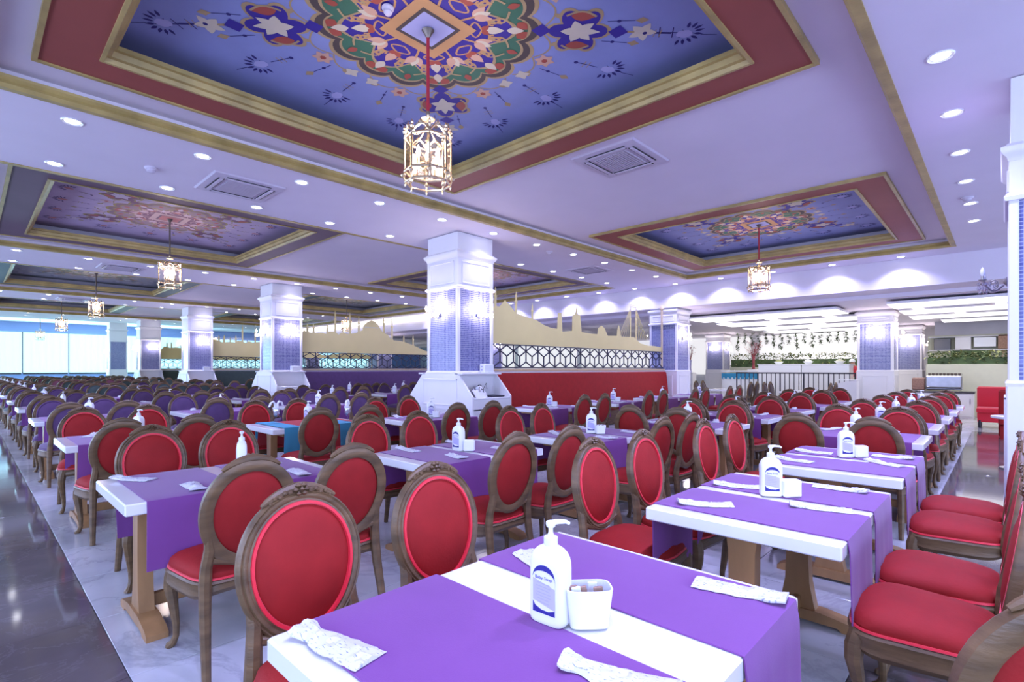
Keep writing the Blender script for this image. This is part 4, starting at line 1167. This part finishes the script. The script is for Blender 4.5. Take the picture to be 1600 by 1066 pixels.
FB = {4: 'purple', 5: 'purple', 6: 'purple', 7: 'green', 8: 'purple', 9: 'green', 10: 'maroon', 11: 'green', 12: 'maroon', 13: 'green', 14: 'dark', 15: 'green'}
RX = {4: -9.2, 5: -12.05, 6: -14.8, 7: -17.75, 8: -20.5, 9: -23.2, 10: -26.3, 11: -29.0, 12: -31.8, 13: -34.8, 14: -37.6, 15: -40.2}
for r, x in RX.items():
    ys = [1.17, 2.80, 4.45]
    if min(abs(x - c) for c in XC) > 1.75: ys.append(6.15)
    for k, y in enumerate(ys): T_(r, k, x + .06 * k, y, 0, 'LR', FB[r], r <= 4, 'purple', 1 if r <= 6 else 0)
for k, y in enumerate((8.0, 9.9)): T_(5, 4 + k, -12.0, y, 0, 'LR', 'purple', False, 'purple', 1)
for k, y in enumerate((8.0, 9.9, 11.8)): T_(6, 4 + k, -14.3, y, 0, 'R', 'purple', False, 'purple', 1)
for k, y in enumerate((8.2, 10.2)): T_(9, 4 + k, -22.9, y, 0, 'R', 'green', False, 'purple', 0)

def rowname(r): return '%s row from right aisle' % ORD[r - 1]
for d in TABLES:
    x, y, rz = d['x'], d['y'], (pi / 2 if d['rot'] else 0)
    rn = rowname(d['row']); nm = '%s table in %s' % (ORD[d['idx']], rn)
    def W(lx, ly): return (x + lx * cos(rz) - ly * sin(rz), y + lx * sin(rz) + ly * cos(rz))
    cl = {'purple': 'purple-covered', 'red': 'red and turquoise covered'}[d['cloth']]
    t = thing('dining_table', 'white trestle table, %s, %s in %s' % (cl, ORD[d['idx']], rn), 'table', (x, y, 0), rz, 'trestle dining tables')
    table_sp(t); sx_ = 1.09 if (d['row'], d['idx']) == (1, 0) else 1.0; t.scale = (sx_, 1, 1)
    ends = ('near', 'far') if not d['rot'] else ('right', 'left')
    if d['cloth'] == 'purple':
        for k, ly in enumerate((-.335, .335)):
            g = .10 if (d['row'], d['idx']) == (1, 0) else .0
            ly2 = (-.29 if k == 0 else .345) if g else (-.27 if k == 0 else .28) + rnd.uniform(-.012, .012)
            if g: ly2 = -.285 if k == 0 else .345
            o = link('table_runner', RUN[rnd.randrange(4)]); px, py = W(0, ly2); o.location = (px, py, 0); o.rotation_euler = (0, 0, rz)
            o.scale = (sx_, (.96, .84)[k] if g else .92, 1)
            tag(o, 'purple cloth runner over %s half of %s' % (ends[k], nm), 'table runner', 'purple table runners')
    else:
        o = link('tablecloth', RUN_RED); o.location = (x, y + .05, 0); tag(o, 'red cloth over %s' % nm, 'tablecloth')
        for k, ly in enumerate((-.36, .30)):
            o = link('table_runner', RUN_CY[k]); o.location = (x, y + ly, .006); tag(o, 'turquoise runner over %s end of %s' % (ends[k], nm), 'table runner', 'turquoise table runners')
    # chairs
    off = .42 if d['rot'] else .645
    for side in d['chairs']:
        sx = -1 if side == 'L' else 1
        l1 = (d['row'], d['idx']) == (2, 0)
        for k, ly in enumerate((-.19, .33) if l1 else (-.29, .29)):
            oo = off + (.05 if l1 and sx < 0 else 0)
            if d['row'] == 1 and d['idx'] == 0 and sx > 0: oo = .58
            if d['rot'] and d['idx'] == 3 and sx < 0: oo = .62
            px, py = W(sx * oo, ly)
            if d['rot']: pos = '%s side %s seat' % ('near' if sx < 0 else 'far', ends[k])
            else: pos = '%s side %s seat' % ('left' if sx < 0 else 'right', ends[k])
            ang = rz + (0 if sx < 0 else pi)
            if (d['row'], d['idx'], sx, k) == (1, 0, 1, 1): px, py, ang = -.03, 1.725, pi - 1.0
            if (d['row'], d['idx'], sx, k) == (1, 0, 1, 0): px, py = px + .06, py - .22
            lab = '%s oval-back chair, %s, %s' % ({'dark': 'dark brown', 'green': 'dark green'}.get(d['fab'], d['fab']), pos, nm)
            chair(px, py, ang, d['fab'], lab, d['near'], d['fab'] + ' oval-back chairs')
    # table setting
    bx_, by_ = W(rnd.uniform(-.05, .05), rnd.uniform(-.03, .03)); ba = rnd.uniform(-1.5, -.4); z = TOPZ
    if (d['row'], d['idx']) == (1, 0): bx_, by_, ba = -.865, 1.06, -1.5
    if (d['row'], d['idx']) == (1, 1): bx_, by_, ba = -.885, 2.90, -1.0
    if (d['row'], d['idx']) == (1, 2): bx_, by_, ba = -.86, 4.55, -1.0
    if (d['row'], d['idx']) == (2, 0): bx_, by_, ba = -3.55, 1.22, -1.9
    if d['detail'] > 0 or d['idx'] % 2 == 0:
        t = thing('pump_bottle', 'white pump bottle on the ' + nm, 'bottle', (bx_, by_, z), ba, 'pump bottles on the tables'); t.scale = (1.02, 1.05, .95)
        if d['detail'] == 2:
            bottle_sp(t)
            if (d['row'], d['idx']) == (1, 0): [setattr(c_, 'rotation_euler', (0, 0, .95)) for c_ in t.children if c_.name.startswith('pump')]
        else:
            for m_, n_ in zip(bottle_far, ('body', 'pump', 'label', 'navy_print')): link(n_, m_, t)
    if d['detail'] == 2:
        if (d['row'], d['idx']) == (1, 0):
            c = thing('sachet_cup', 'white cup holding sugar sachets beside the bottle on the nearest table', 'cup', (-.785, 1.115, z), -.75); cup_sp(c); c.scale = (1.1, 1.1, 1.15)
        elif d['idx'] % 2 == 0 and d['row'] > 1:
            c = thing('sachet_cup', 'white sachet cup beside the bottle, ' + nm, 'cup', (bx_ + .10, by_ + .02, z), -.9, 'sachet cups'); cup_sp(c)
        else:
            c = link('napkin_box', holder_mesh); c.location = (bx_ + .085, by_ + .04, z); c.rotation_euler = (0, 0, -.8); tag(c, 'small white napkin box beside the bottle, ' + nm, 'box', 'napkin boxes')
    # pouches
    if d['detail'] > 0 and d['cloth'] == 'purple':
        for q, (lx, ly) in enumerate(((-.28, -.30), (.26, -.26), (-.28, .30), (.26, .32))):
            if d['detail'] == 1 and q in (1, 2): continue
            px, py = W(lx + rnd.uniform(-.03, .03), ly + rnd.uniform(-.05, .05)); a = rz + rnd.uniform(-.5, .5) + (pi if lx > 0 else 0)
            if (d['row'], d['idx']) == (1, 0): px, py, a = ((-1.16, .605, .2), (-.60, .965, .31), (-1.14, 1.34, pi - .38), (-.57, 1.58, pi + .15))[q]
            if (d['row'], d['idx']) == (1, 1): px, py, a = ((-1.06, 2.485, .65), (-.63, 2.78, .33), (-1.09, 3.0, .4), (-.65, 3.30, pi - .05))[q]
            if (d['row'], d['idx']) == (1, 2): px, py, a = ((-1.10, 4.12, -.15), (-.6, 4.40, -.5), (-1.09, 4.62, .05), (-.6, 4.75, pi - .1))[q]
            if (d['row'], d['idx']) == (2, 0) and q == 0: px, py, a = -3.78, .69, .6
            o = link('cutlery_pouch', POUCH[rnd.randrange(5)]); o.location = (px, py, z); o.rotation_euler = (0, 0, a)
            tag(o, 'white paper cutlery pouch, %s %s corner, %s' % (('left', 'right', 'left', 'right')[q] if not d['rot'] else ('near', 'far', 'near', 'far')[q], ends[q // 2], nm), 'pouch', 'paper cutlery pouches')

# ------------------------------------------------------------------ napkin swans in goblets on the red table
def swan_glass(x, y, z, rz, label):
    t = thing('napkin_goblet', label, 'goblet', (x, y, z), rz, 'napkin swans in goblets')
    b = MB(); b.lathe([(.036, 0), (.036, .003), (.006, .008), (.005, .06), (.02, .075), (.036, .10), (.040, .135), (.036, .165), (.034, .165), (.038, .135), (.034, .102), (.015, .078)], 18); b.build('goblet', 'goblet_glass', t)
    for sg in (-1, 1):
        b = MB(); b.tube([(0, sg * .005, .10), (0, sg * .02, .17), (0, sg * .018, .23), (0, sg * .045, .262), (0, sg * .085, .245), (0, sg * .105, .205), (0, sg * .125, .20)], [.02, .020, .016, .014, .016, .014, .004], 8, flat=.6); b.build('folded_napkin', 'swan_white', t)
    b = MB(); b.lathe([(.001, .09), (.028, .12), (.032, .16), (.045, .185), (.02, .19), (.001, .17)], 14); b.build('napkin_base', 'swan_white', t)
swan_glass(-6.42, 2.60, TOPZ + .004, .4, 'glass goblets with white napkin swans at near end of red table')
swan_glass(-5.98, 3.30, TOPZ + .004, .9, 'goblet with white napkin swan at far end of red table')

# ------------------------------------------------------------------ things on the nearest serving stations
for i in (1, 2, 3):
    b = MB(); b.box((0, 0, .085), (.15, .26, .17), bev=.012); t = thing('dispenser_box', 'white dispenser box on top of the %s serving station' % CN[i - 1], 'box', (XC[i] + HC + .10, 7.02, 1.34), 0, 'white boxes on stations')
    b.build('case', 'plastic_white', t); b = MB(); b.box((0, -.132, .12), (.04, .006, .02)); b.box((0, -.132, .06), (.03, .006, .02)); b.build('buttons', 'grey_ink', t)
t = thing('steel_jug', 'steel jug draped with a white cloth on nearest serving station', 'jug', (XC[1] + .72, 6.62, .88), 0)
b = MB(); b.lathe([(.075, 0), (.085, .02), (.085, .11), (.06, .17), (.062, .20)], 20); b.build('body', 'steel', t)
b = MB(); b.tube([(.05, .05, .16), (.08, .09, .15), (.08, .10, .09), (.06, .06, .05)], .008, 8); b.build('handle', 'black_plastic', t)
b = MB()
b.grid(lambda u, v: ((u - .5) * .30 * (1 - .2 * v), -.11 + .34 * v, .215 - 1.1 * (u - .5) ** 2 - .55 * (v - .45) ** 2 + .012 * sin(u * 17 + v * 9)), 16, 14)
b.grid(lambda u, v: ((u - .5) * .30 * (1 - .2 * v), -.11 + .34 * v, .209 - 1.1 * (u - .5) ** 2 - .55 * (v - .45) ** 2 + .012 * sin(u * 17 + v * 9)), 16, 14)
b.build('cloth', 'swan_white', t)
t = thing('card_terminal', 'black payment terminal with cable under the station shelf', 'terminal', (XC[1] + .60, 6.80, .88), .4)
b = MB(); b.box((0, 0, .15), (.05, .09, .16), bev=.01); b.box((0, 0, .04), (.08, .10, .08), bev=.01); b.build('body', 'black_plastic', t)
b = MB(); b.tube([(.03, .05, .10), (.07, .10, .22), (.05, .20, .26), (.04, .26, .14)], .005, 6); b.build('cable', 'black_plastic', t)
t = thing('tray', 'dark grey tray lying on the nearest station counter', 'tray', (XC[1] + .73, 7.02, .881), 0)
b = MB(); b.box((0, 0, .006), (.30, .34, .012), bev=.004); b.build('base', 'black_metal', t); b = MB(); b.ring(-.15, .15, -.17, .17, [(0, 0), (-.01, .025), (.0, .027), (.01, .005)]); b.build('rim', 'black_metal', t)

# ------------------------------------------------------------------ the buffet hall beyond the beam
def led_field(x0, x1, y0, n, pitch, label, z=3.14):
    t = thing('ceiling_light_grid', label, 'ceiling light', (0, 0, z))
    for k in range(n):
        y = y0 + pitch * k
        b = MB(); b.box(((x0 + x1) / 2, y, .02), (x1 - x0, pitch * .60, .07), bev=.008); hb = b.build('light_bar', 'white_paint', t)
        b = MB(); b.box(((x0 + x1) / 2, y, -.022), (x1 - x0 - .02, pitch * .58, .022), bev=.004); b.build('diffuser', 'led_bar', hb)
        if k < n - 1:
            m = int((x1 - x0) / 1.7)
            for q in range(m + 1):
                x = x0 + .5 + 1.7 * q + (.8 if k % 2 else 0)
                if x < x1 - .2:
                    b = MB(); b.box((x, y + pitch / 2, -.02), (.22, pitch * .4, .05), bev=.01); b.build('connector', 'led_bar', t)
    b = MB()
    for x in (x0 + .4, x1 - .4): b.box((x, y0 + pitch * (n - 1) / 2, .065), (.05, pitch * (n - 1), .07))
    b.build('carrier', 'white_paint', t)
led_field(-8.0, -3.45, 17.9, 5, 2.7, 'bright white bar grid on the buffet hall ceiling, left of the railing column')
led_field(-2.25, 2.5, 17.4, 3, 2.2, 'bright white bar grid on the buffet ceiling by the coffee counter')
led_field(-1.6, 2.5, 24.0, 1, 2.2, 'farther white bar grid on the buffet ceiling above the shelves')
area('buffet_lamp', (-5.8, 23, 3.0), (0, 0, 0), 4.6, 9, 60, (0.95, 0.93, 1.0))
area('buffet_lamp', (.1, 20.5, 3.0), (0, 0, 0), 4, 6, 45, (0.95, 0.93, 1.0))
# glowing rear wall panels; farther left ones are added to brighten behind the lattice
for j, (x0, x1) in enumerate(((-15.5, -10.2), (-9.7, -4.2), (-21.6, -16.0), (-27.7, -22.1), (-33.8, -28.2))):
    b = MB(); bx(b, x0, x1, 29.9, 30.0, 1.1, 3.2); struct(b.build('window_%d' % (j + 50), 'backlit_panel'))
wall('wall_1', -1.95, 3.2, 26.0, 26.2, 0, 3.25, 'marble_wall'); wall('wall_2', -36.4, 3.2, 30.0, 30.2, 0, 3.25)
# hedge planters
def leaves(b, n, x0, x1, y0, y1, z0, z1, s, seed, mats=2):
    r = random.Random(seed)
    for _ in range(n):
        x, y, z = r.uniform(x0, x1), r.uniform(y0, y1), z0 + (z1 - z0) * (1 - r.random() ** 1.6 * .9)
        a, t_ = r.uniform(0, 6.28), r.uniform(-.9, .9); l = s * r.uniform(.6, 1.4)
        d = Vector((cos(a) * cos(t_), sin(a) * cos(t_), sin(t_))); n_ = Vector((-sin(a), cos(a), 0)); c = Vector((x, y, z)); u = d.cross(n_)
        b.add([c, c + d * l * .5 + n_ * l * .22 + u * l * .06, c + d * l, c + d * l * .5 - n_ * l * .22 + u * l * .06], [(0, 1, 2), (0, 2, 3)], r.randrange(mats))
def planter(x0, x1, y, z, hgt, label, seed, n, wm='cream_wall', ph=.3):
    t = thing('hedge_planter', label, 'planter', ((x0 + x1) / 2, y, 0)); w = x1 - x0
    b = MB(); b.box((0, 0, (z) / 2), (w, .35, z), bev=.01); b.build('trough', wm, t)
    b = MB(); b.box((0, 0, z + hgt * .3), (w - .06, .22, hgt * .6)); leaves(b, n, -w / 2, w / 2, -.2, .2, z + .02, z + hgt, .13, seed); o = b.build('hedge', ['leaf', 'leaf_pale'], t, angle=80); o['kind'] = 'stuff'
planter(-10.2, -4.2, 27.2, 1.50, .62, 'long green hedge in a trough behind the white buffet counter', 1, 1500)
planter(-1.75, 1.6, 20.7, 1.56, .34, 'green hedge on the cream wall above the coffee counter', 2, 900)
def vine_mesh(seed):
    r = random.Random(seed); b = MB(); L = .9; P = [(.03 * sin(k * 1.3 + seed), .03 * cos(k * 1.1), -L * k / 9) for k in range(10)]
    b.tube(P, .008, 4)
    for k in range(60):
        q = r.uniform(.02, 1); p = P[min(9, int(q * 9))]; leaves(b, 1, p[0] - .02, p[0] + .02, p[1] - .02, p[1] + .02, p[2] - .04, p[2] + .04, .155, seed * 90 + k)
    return b.mesh('hanging_vine', ['leaf_dark', 'leaf'], angle=80)
VN = [vine_mesh(s) for s in range(4)]
for k in range(16):
    o = link('hanging_vine', VN[k % 4]); o.location = (-9.9 + .34 * k, 27.3, 3.24); o.scale = (1, 1, rnd.uniform(.7, 1.05)); o.rotation_euler = (0, 0, rnd.uniform(0, 6))
    tag(o, 'thin hanging vine above the buffet hedge, %s from left' % ORD[k], 'vine', 'hanging vines over the hedge')
# white counter, railing, display counter
t = thing('buffet_counter', 'long white buffet counter behind the black railing', 'counter', (-5.35, 21.3, 0))
for k in range(2):
    b = MB(); b.box((-.75 + 1.5 * k, 0, .78), (1.48, .7, 1.56), bev=.01); b.build('panel_front', 'white_lacquer', t)
b = MB(); b.box((0, .02, 1.575), (3.06, .76, .03), bev=.006); b.build('counter_top', 'white_lacquer', t)
for k, xx in enumerate((-6.2, -5.2, -4.2)):
    t = thing('serving_dish', 'white serving dish on the buffet counter, %s from left' % ORD[k], 'dish', (xx, 21.25, 1.59), 0, 'serving dishes on the buffet counter')
    b = MB(); b.lathe([(.08, 0), (.10, .02), (.17, .09), (.18, .10), (.165, .10), (.09, .03)], 16); b.build('bowl', 'plastic_white', t)
    b = MB(); b.lathe([(.14, .085), (.11, .13), (.05, .17), (.001, .18)], 12); b.build('food', ('leaf_pale', 'swan_white', 'cream_wall')[k], t)
t = thing('railing', 'black metal railing with upright bars before the white counter', 'railing', (-5.3, 19.6, 0))
b = MB(); b.box((0, 0, 1.27), (3.75, .05, .045), bev=.008); b.build('top_rail', 'black_metal', t)
b = MB(); b.box((0, 0, .12), (3.75, .04, .035)); b.build('bottom_rail', 'black_metal', t)
for k in range(26):
    b = MB(); b.box((-1.85 + 3.7 * k / 25, 0, .635), (.022 if k % 5 else .04, .03, 1.27)); b.build('bar', 'black_metal', t)
t = thing('display_counter', 'glazed salad display with blue front left of the white counter', 'counter', (-7.6, 21.6, 0))
b = MB(); b.box((0, 0, .5), (1.5, .7, 1.0), bev=.01); b.build('body', 'white_lacquer', t)
b = MB(); b.box((0, -.36, 1.13), (1.5, .03, .22)); b.build('blue_front', 'blue_plastic', t)
b = MB(); b.box((0, .05, 1.32), (1.55, .8, .05), bev=.01); b.build('top', 'white_lacquer', t)
for k in range(9):
    b = MB(); b.lathe([(.05, .98), (.055, 1.0), (.055, 1.07), (.03, 1.09)], 10, c=(-.66 + .165 * k, -.33, 0)); b.build('jar', 'plastic_white', t)
for k, (x, y, z0, nm) in enumerate(((-10.4, 22.8, 1.25, 'beside the far end pier'), (-8.1, 24.2, 1.4, 'left of the buffet hedge'))):
    t = thing('branch_vase', 'tall vase of dark red branches on a pedestal, ' + nm, 'vase', (x, y, 0))
    b = MB(); b.box((0, 0, z0 / 2), (.4, .4, z0), bev=.01); b.build('pedestal', 'white_paint', t)
    b = MB(); b.lathe([(.06, 0), (.07, .02), (.05, .2), (.06, .5), (.08, .56)], 14, c=(0, 0, z0)); b.build('vase', 'red_flower' if k else 'grey_ink', t)
    b = MB(); r = random.Random(k)
    for q in range(16):
        a, s = r.uniform(0, 6.28), r.uniform(.15, .42); b.tube([(0, 0, z0 + .5), (s * .4 * cos(a), s * .4 * sin(a), z0 + .75), (s * cos(a), s * sin(a), z0 + 1.0 + r.uniform(-.1, .25))], [.01, .008, .004], 5)
        leaves(b, 8, s * .5 * cos(a) - .1, s * cos(a) + .1, s * .5 * sin(a) - .1, s * sin(a) + .1, z0 + .7, z0 + 1.2, .09, q + 40 * k, 1)
    b.build('branches', 'red_flower', t, angle=80)
# host stand by the railing column
t = thing('host_stand', 'curved white host stand left of the buffet column', 'counter', (-3.62, 19.0, 0))
b = MB(); poly = [(-.55, 0), (.35, 0), (.35, 1.05)] + [(.35 - .9 * sin(k * pi / 20), 1.05 - .55 * (1 - cos(k * pi / 20))) for k in range(1, 11)]
b.prism(poly, lambda p, s: (p[0], -.2 + .4 * s, p[1])); b.build('body', 'white_paint', t)
b = MB(); b.box((.1, 0, 1.07), (.5, .44, .03), bev=.006); b.build('top', 'white_lacquer', t)

# person behind the railing
def person(x, y, rz):
    t = thing('person', 'person in a red shirt and white cap leaning over the buffet', 'person', (x, y, 0), rz)
    V = [(0, 0, .95), (0.02, 0, 1.12), (.08, 0, 1.30), (.15, 0, 1.45), (.19, 0, 1.52), (.22, 0, 1.60), (.24, 0, 1.68)]
    R = [.135, .125, .145, .13, .055, .085, .075]
    E = [(i, i + 1) for i in range(6)]
    for sg in (-1, 1):
        o = len(V); V += [(.13, sg * .17, 1.42), (.22, sg * .24, 1.20), (.42, sg * .18, 1.14), (.50, sg * .17, 1.13)]; R += [.06, .048, .038, .03]
        E += [(3, o), (o, o + 1), (o + 1, o + 2), (o + 2, o + 3)]
        for f in range(5):
            q = len(V); a = -.30 + .15 * f; L = (.055, .075, .085, .078, .06)[f]
            V += [(.50 + L * .6 * cos(a), sg * .17 + L * .6 * sin(a), 1.125), (.50 + L * cos(a), sg * .17 + L * sin(a), 1.11)]; R += [.010, .008]; E += [(o + 3, q), (q, q + 1)]
        o = len(V); V += [(0, sg * .10, .88), (.02, sg * .11, .48), (-.02, sg * .11, .08), (.12, sg * .12, .04)]; R += [.095, .065, .045, .035]
        E += [(0, o), (o, o + 1), (o + 1, o + 2), (o + 2, o + 3)]
    me = bpy.data.meshes.new('body'); me.from_pydata(V, E, []); o = link('body', me, t)
    m = o.modifiers.new('skin', 'SKIN'); 
    for i, sv in enumerate(me.skin_vertices[0].data): sv.radius = (R[i], R[i]); sv.use_root = (i == 0)
    o.modifiers.new('sub', 'SUBSURF').levels = 1
    sm = bpy.data.materials.new('clothed_figure'); n, l, bs = nodes_of(sm); tc = n.new('ShaderNodeTexCoord'); sx = n.new('ShaderNodeSeparateXYZ'); l.new(tc.outputs['Object'], sx.inputs[0])
    rp = n.new('ShaderNodeValToRGB'); rp.color_ramp.interpolation = 'CONSTANT'; e = rp.color_ramp.elements
    e[0].position = 0; e[0].color = (.02, .02, .03, 1); e[1].position = .48; e[1].color = (.55, .02, .05, 1); k = e.new(.755); k.color = (.45, .25, .18, 1)
    mt = n.new('ShaderNodeMath'); mt.operation = 'DIVIDE'; mt.inputs[1].default_value = 2.0; l.new(sx.outputs[2], mt.inputs[0]); l.new(mt.outputs[0], rp.inputs[0]); l.new(rp.outputs[0], bs.inputs[0])
    me.materials.append(sm)
    b = MB(); b.lathe([(.095, 1.66), (.098, 1.68), (.09, 1.74), (.05, 1.775), (.001, 1.785)], 16, c=(.235, 0, 0)); b.box((.34, 0, 1.668), (.09, .13, .012), bev=.004); b.build('cap', 'plastic_white', t)
    b = MB(); b.lathe([(.001, -.02), (.018, 0), (.001, .03)], 8, c=(.335, 0, 1.60)); b.build('nose', 'skin', t)
    for sg in (-1, 1):
        b = MB(); b.lathe([(.001, -.008), (.010, 0), (.001, .008)], 8, c=(.318, sg * .035, 1.63)); b.build('eye', 'black_plastic', t)
        b = MB(); b.lathe([(.001, -.03), (.014, 0), (.001, .03)], 8, c=(.235, sg * .088, 1.61)); b.build('ear', 'skin', t)
    b = MB(); b.box((.318, 0, 1.565), (.01, .045, .008)); b.build('mouth', 'red_piping', t)
person(-3.80, 22.3, -2.5)

# coffee counter, machine, shelves, booths at the right
t = thing('coffee_counter', 'white coffee counter with dark stone top at the right', 'counter', (-1.05, 19.75, 0))
for k in range(4):
    b = MB(); b.box((-.88 + .37 * k, -.36, .38), (.36, .02, .62), bev=.005); d = b.build('door', 'white_lacquer', t); b = MB(); b.box((-.74 + .37 * k, -.38, .5), (.015, .02, .14)); b.build('handle', 'steel', d)
b = MB(); b.box((-.32, 0, .36), (1.52, .7, .72)); b.build('body', 'white_paint', t)
b = MB(); b.box((-.32, 0, .745), (1.58, .76, .05), bev=.008); b.build('counter_top', 'dark_stone', t)
t = thing('coffee_machine', 'brown steel coffee machine with taps on the dark counter', 'coffee machine', (-1.27, 19.75, .77))
b = MB(); b.box((0, 0, .24), (.82, .45, .42), bev=.03); b.build('body', 'steel', t)
b = MB(); b.box((0, -.24, .10), (.78, .12, .05), bev=.01); b.build('drip_tray', 'dark_stone', t)
b = MB(); b.box((-.58, 0, .2), (.30, .4, .36), bev=.02); b.build('side_unit', 'kraft', t)
for k in range(9):
    c = thing('coffee_cup', 'dark cup on top of the coffee machine, %s from left' % ORD[k], 'cup', (-1.60 + .085 * k, 19.72, 1.22), 0, 'cups on the coffee machine')
    b = MB(); b.lathe([(.022, 0), (.03, .03), (.036, .07), (.032, .07), (.02, .008)], 12); b.build('bowl', 'dark_bronze', c); b = MB(); b.tube([(.03, 0, .055), (.055, 0, .05), (.05, 0, .025), (.028, 0, .02)], .005, 5); b.build('handle', 'dark_bronze', c)
t = thing('wall_shelf', 'wall shelf of white, green and brown boxes above the hedge', 'shelf', (-.1, 25.75, 0))
cells = [(-1.6, 2.35, .5, .45, 'dark_stone'), (-1.0, 2.35, .45, .5, 'white_paint'), (-.4, 2.4, .6, .35, 'white_lacquer'), (.25, 2.4, .6, .5, 'kraft'), (.9, 2.4, .6, .4, 'white_lacquer'), (1.7, 2.45, .9, .4, 'leaf'), (-.8, 1.95, 1.1, .3, 'leaf'), (.3, 1.95, .5, .3, 'kraft'), (.95, 1.95, .6, .3, 'white_lacquer'), (1.7, 1.9, .8, .3, 'leaf')]
for x, z, w, h_, m in cells:
    b = MB(); b.box((x, 0, z), (w, .3, h_), bev=.01); b.build('box', m, t)
for z in (1.72, 2.12, 2.62): b = MB(); b.box((0, .02, z), (4.0, .34, .03)); b.build('board', 'white_paint', t)
b = MB(); b.box((0, .2, 2.1), (4.1, .04, 1.2)); b.build('back_board', 'cream_wall', t)
def booth(x, y, w, label, vm, zt):
    t = thing('booth_bench', label, 'bench', (x, y, 0))
    b = MB(); b.box((0, 0, (zt + .18) / 2), (w, .16, zt - .18), bev=.03); b.build('backrest', vm, t)
    b = MB(); b.box((0, -.30, .42), (w, .5, .14), bev=.03); b.build('seat', vm, t)
    b = MB(); b.box((0, -.28, .25), (w - .04, .44, .22)); b.build('base', vm, t)
    for sx in (-1, 1):
        for yy in (-.48, 0): b = MB(); b.lathe([(.03, 0), (.035, .1), (.03, .18)], 8, c=(sx * (w / 2 - .06), yy, 0)); b.build('leg', 'black_plastic', t)
booth(.22, 17.3, 1.4, 'bright red padded booth bench before the coffee counter', 'red_piping', .98)
t = thing('booth_bench', 'dark red booth bench end standing behind the right column', 'bench', (.42, 14.6, 0))
b = MB(); b.box((0, .2, .49), (1.0, .14, .98), bev=.03); b.build('backrest', 'red_velvet', t)
b = MB(); b.box((0, -.12, .36), (1.0, .5, .16), bev=.03); b.build('seat', 'red_velvet', t); b = MB(); b.box((0, -.1, .14), (.94, .44, .28)); b.build('base', 'red_velvet', t)
t = thing('round_side_table', 'small round white table beside the right column', 'table', (.12, 10.2, 0))
b = MB(); b.lathe([(.24, .71), (.26, .72), (.26, .745), (.24, .75)], 28); b.build('top', 'white_lacquer', t); b = MB(); b.lathe([(.18, 0), (.17, .02), (.03, .04), (.025, .71)], 18); b.build('pedestal', 'steel', t)
# white tables with dark chairs in the buffet hall
bt = MB(); bt.box((0, 0, TH - .03), (.8, 1.1, .05), bev=.006); BTOP = bt.mesh('table_top', 'white_lacquer')
bl = MB(); bl.box((0, 0, TH / 2 - .03), (.05, .05, TH - .05)); BLEG = bl.mesh('leg', 'white_paint')
for k, (x, y) in enumerate(((-9.0, 17.3), (-6.7, 17.4), (-4.5, 17.4))):
    t = thing('white_table', 'bare white four-legged table before the railing, %s from left' % ORD[k], 'table', (x, y, 0), 0, 'white tables in the buffet hall')
    link('table_top', BTOP, t)
    for sx in (-1, 1):
        for sy in (-1, 1): o = link('leg', BLEG, t); o.location = (sx * .36, sy * .5, 0)
    for sx in (-1, 1):
        for q, ly in enumerate((-.27, .27)):
            chair(x + sx * .62, y + ly, 0 if sx < 0 else pi, 'dark' if k else 'red', '%s oval-back chair, %s side %s seat, %s white table before railing' % ('dark brown' if k else 'red', 'left' if sx < 0 else 'right', ('near', 'far')[q], ORD[k]), False, 'chairs at the white tables')
t = thing('blue_cart', 'blue service cart beside the farthest mosaic column', 'cart', (-36.2, 7.6, 0), .3)
b = MB(); b.box((0, 0, .75), (.5, .8, 1.1), bev=.04); b.build('body', 'blue_plastic', t); b = MB(); b.box((0, 0, 1.32), (.4, .6, .06), bev=.02); b.build('lid', 'blue_plastic', t)
for sx in (-1, 1):
    for sy in (-1, 1): b = MB(); b.lathe([(.05, 0), (.06, .1), (.05, .2)], 8, c=(sx * .18, sy * .32, 0)); b.build('wheel', 'black_plastic', t)
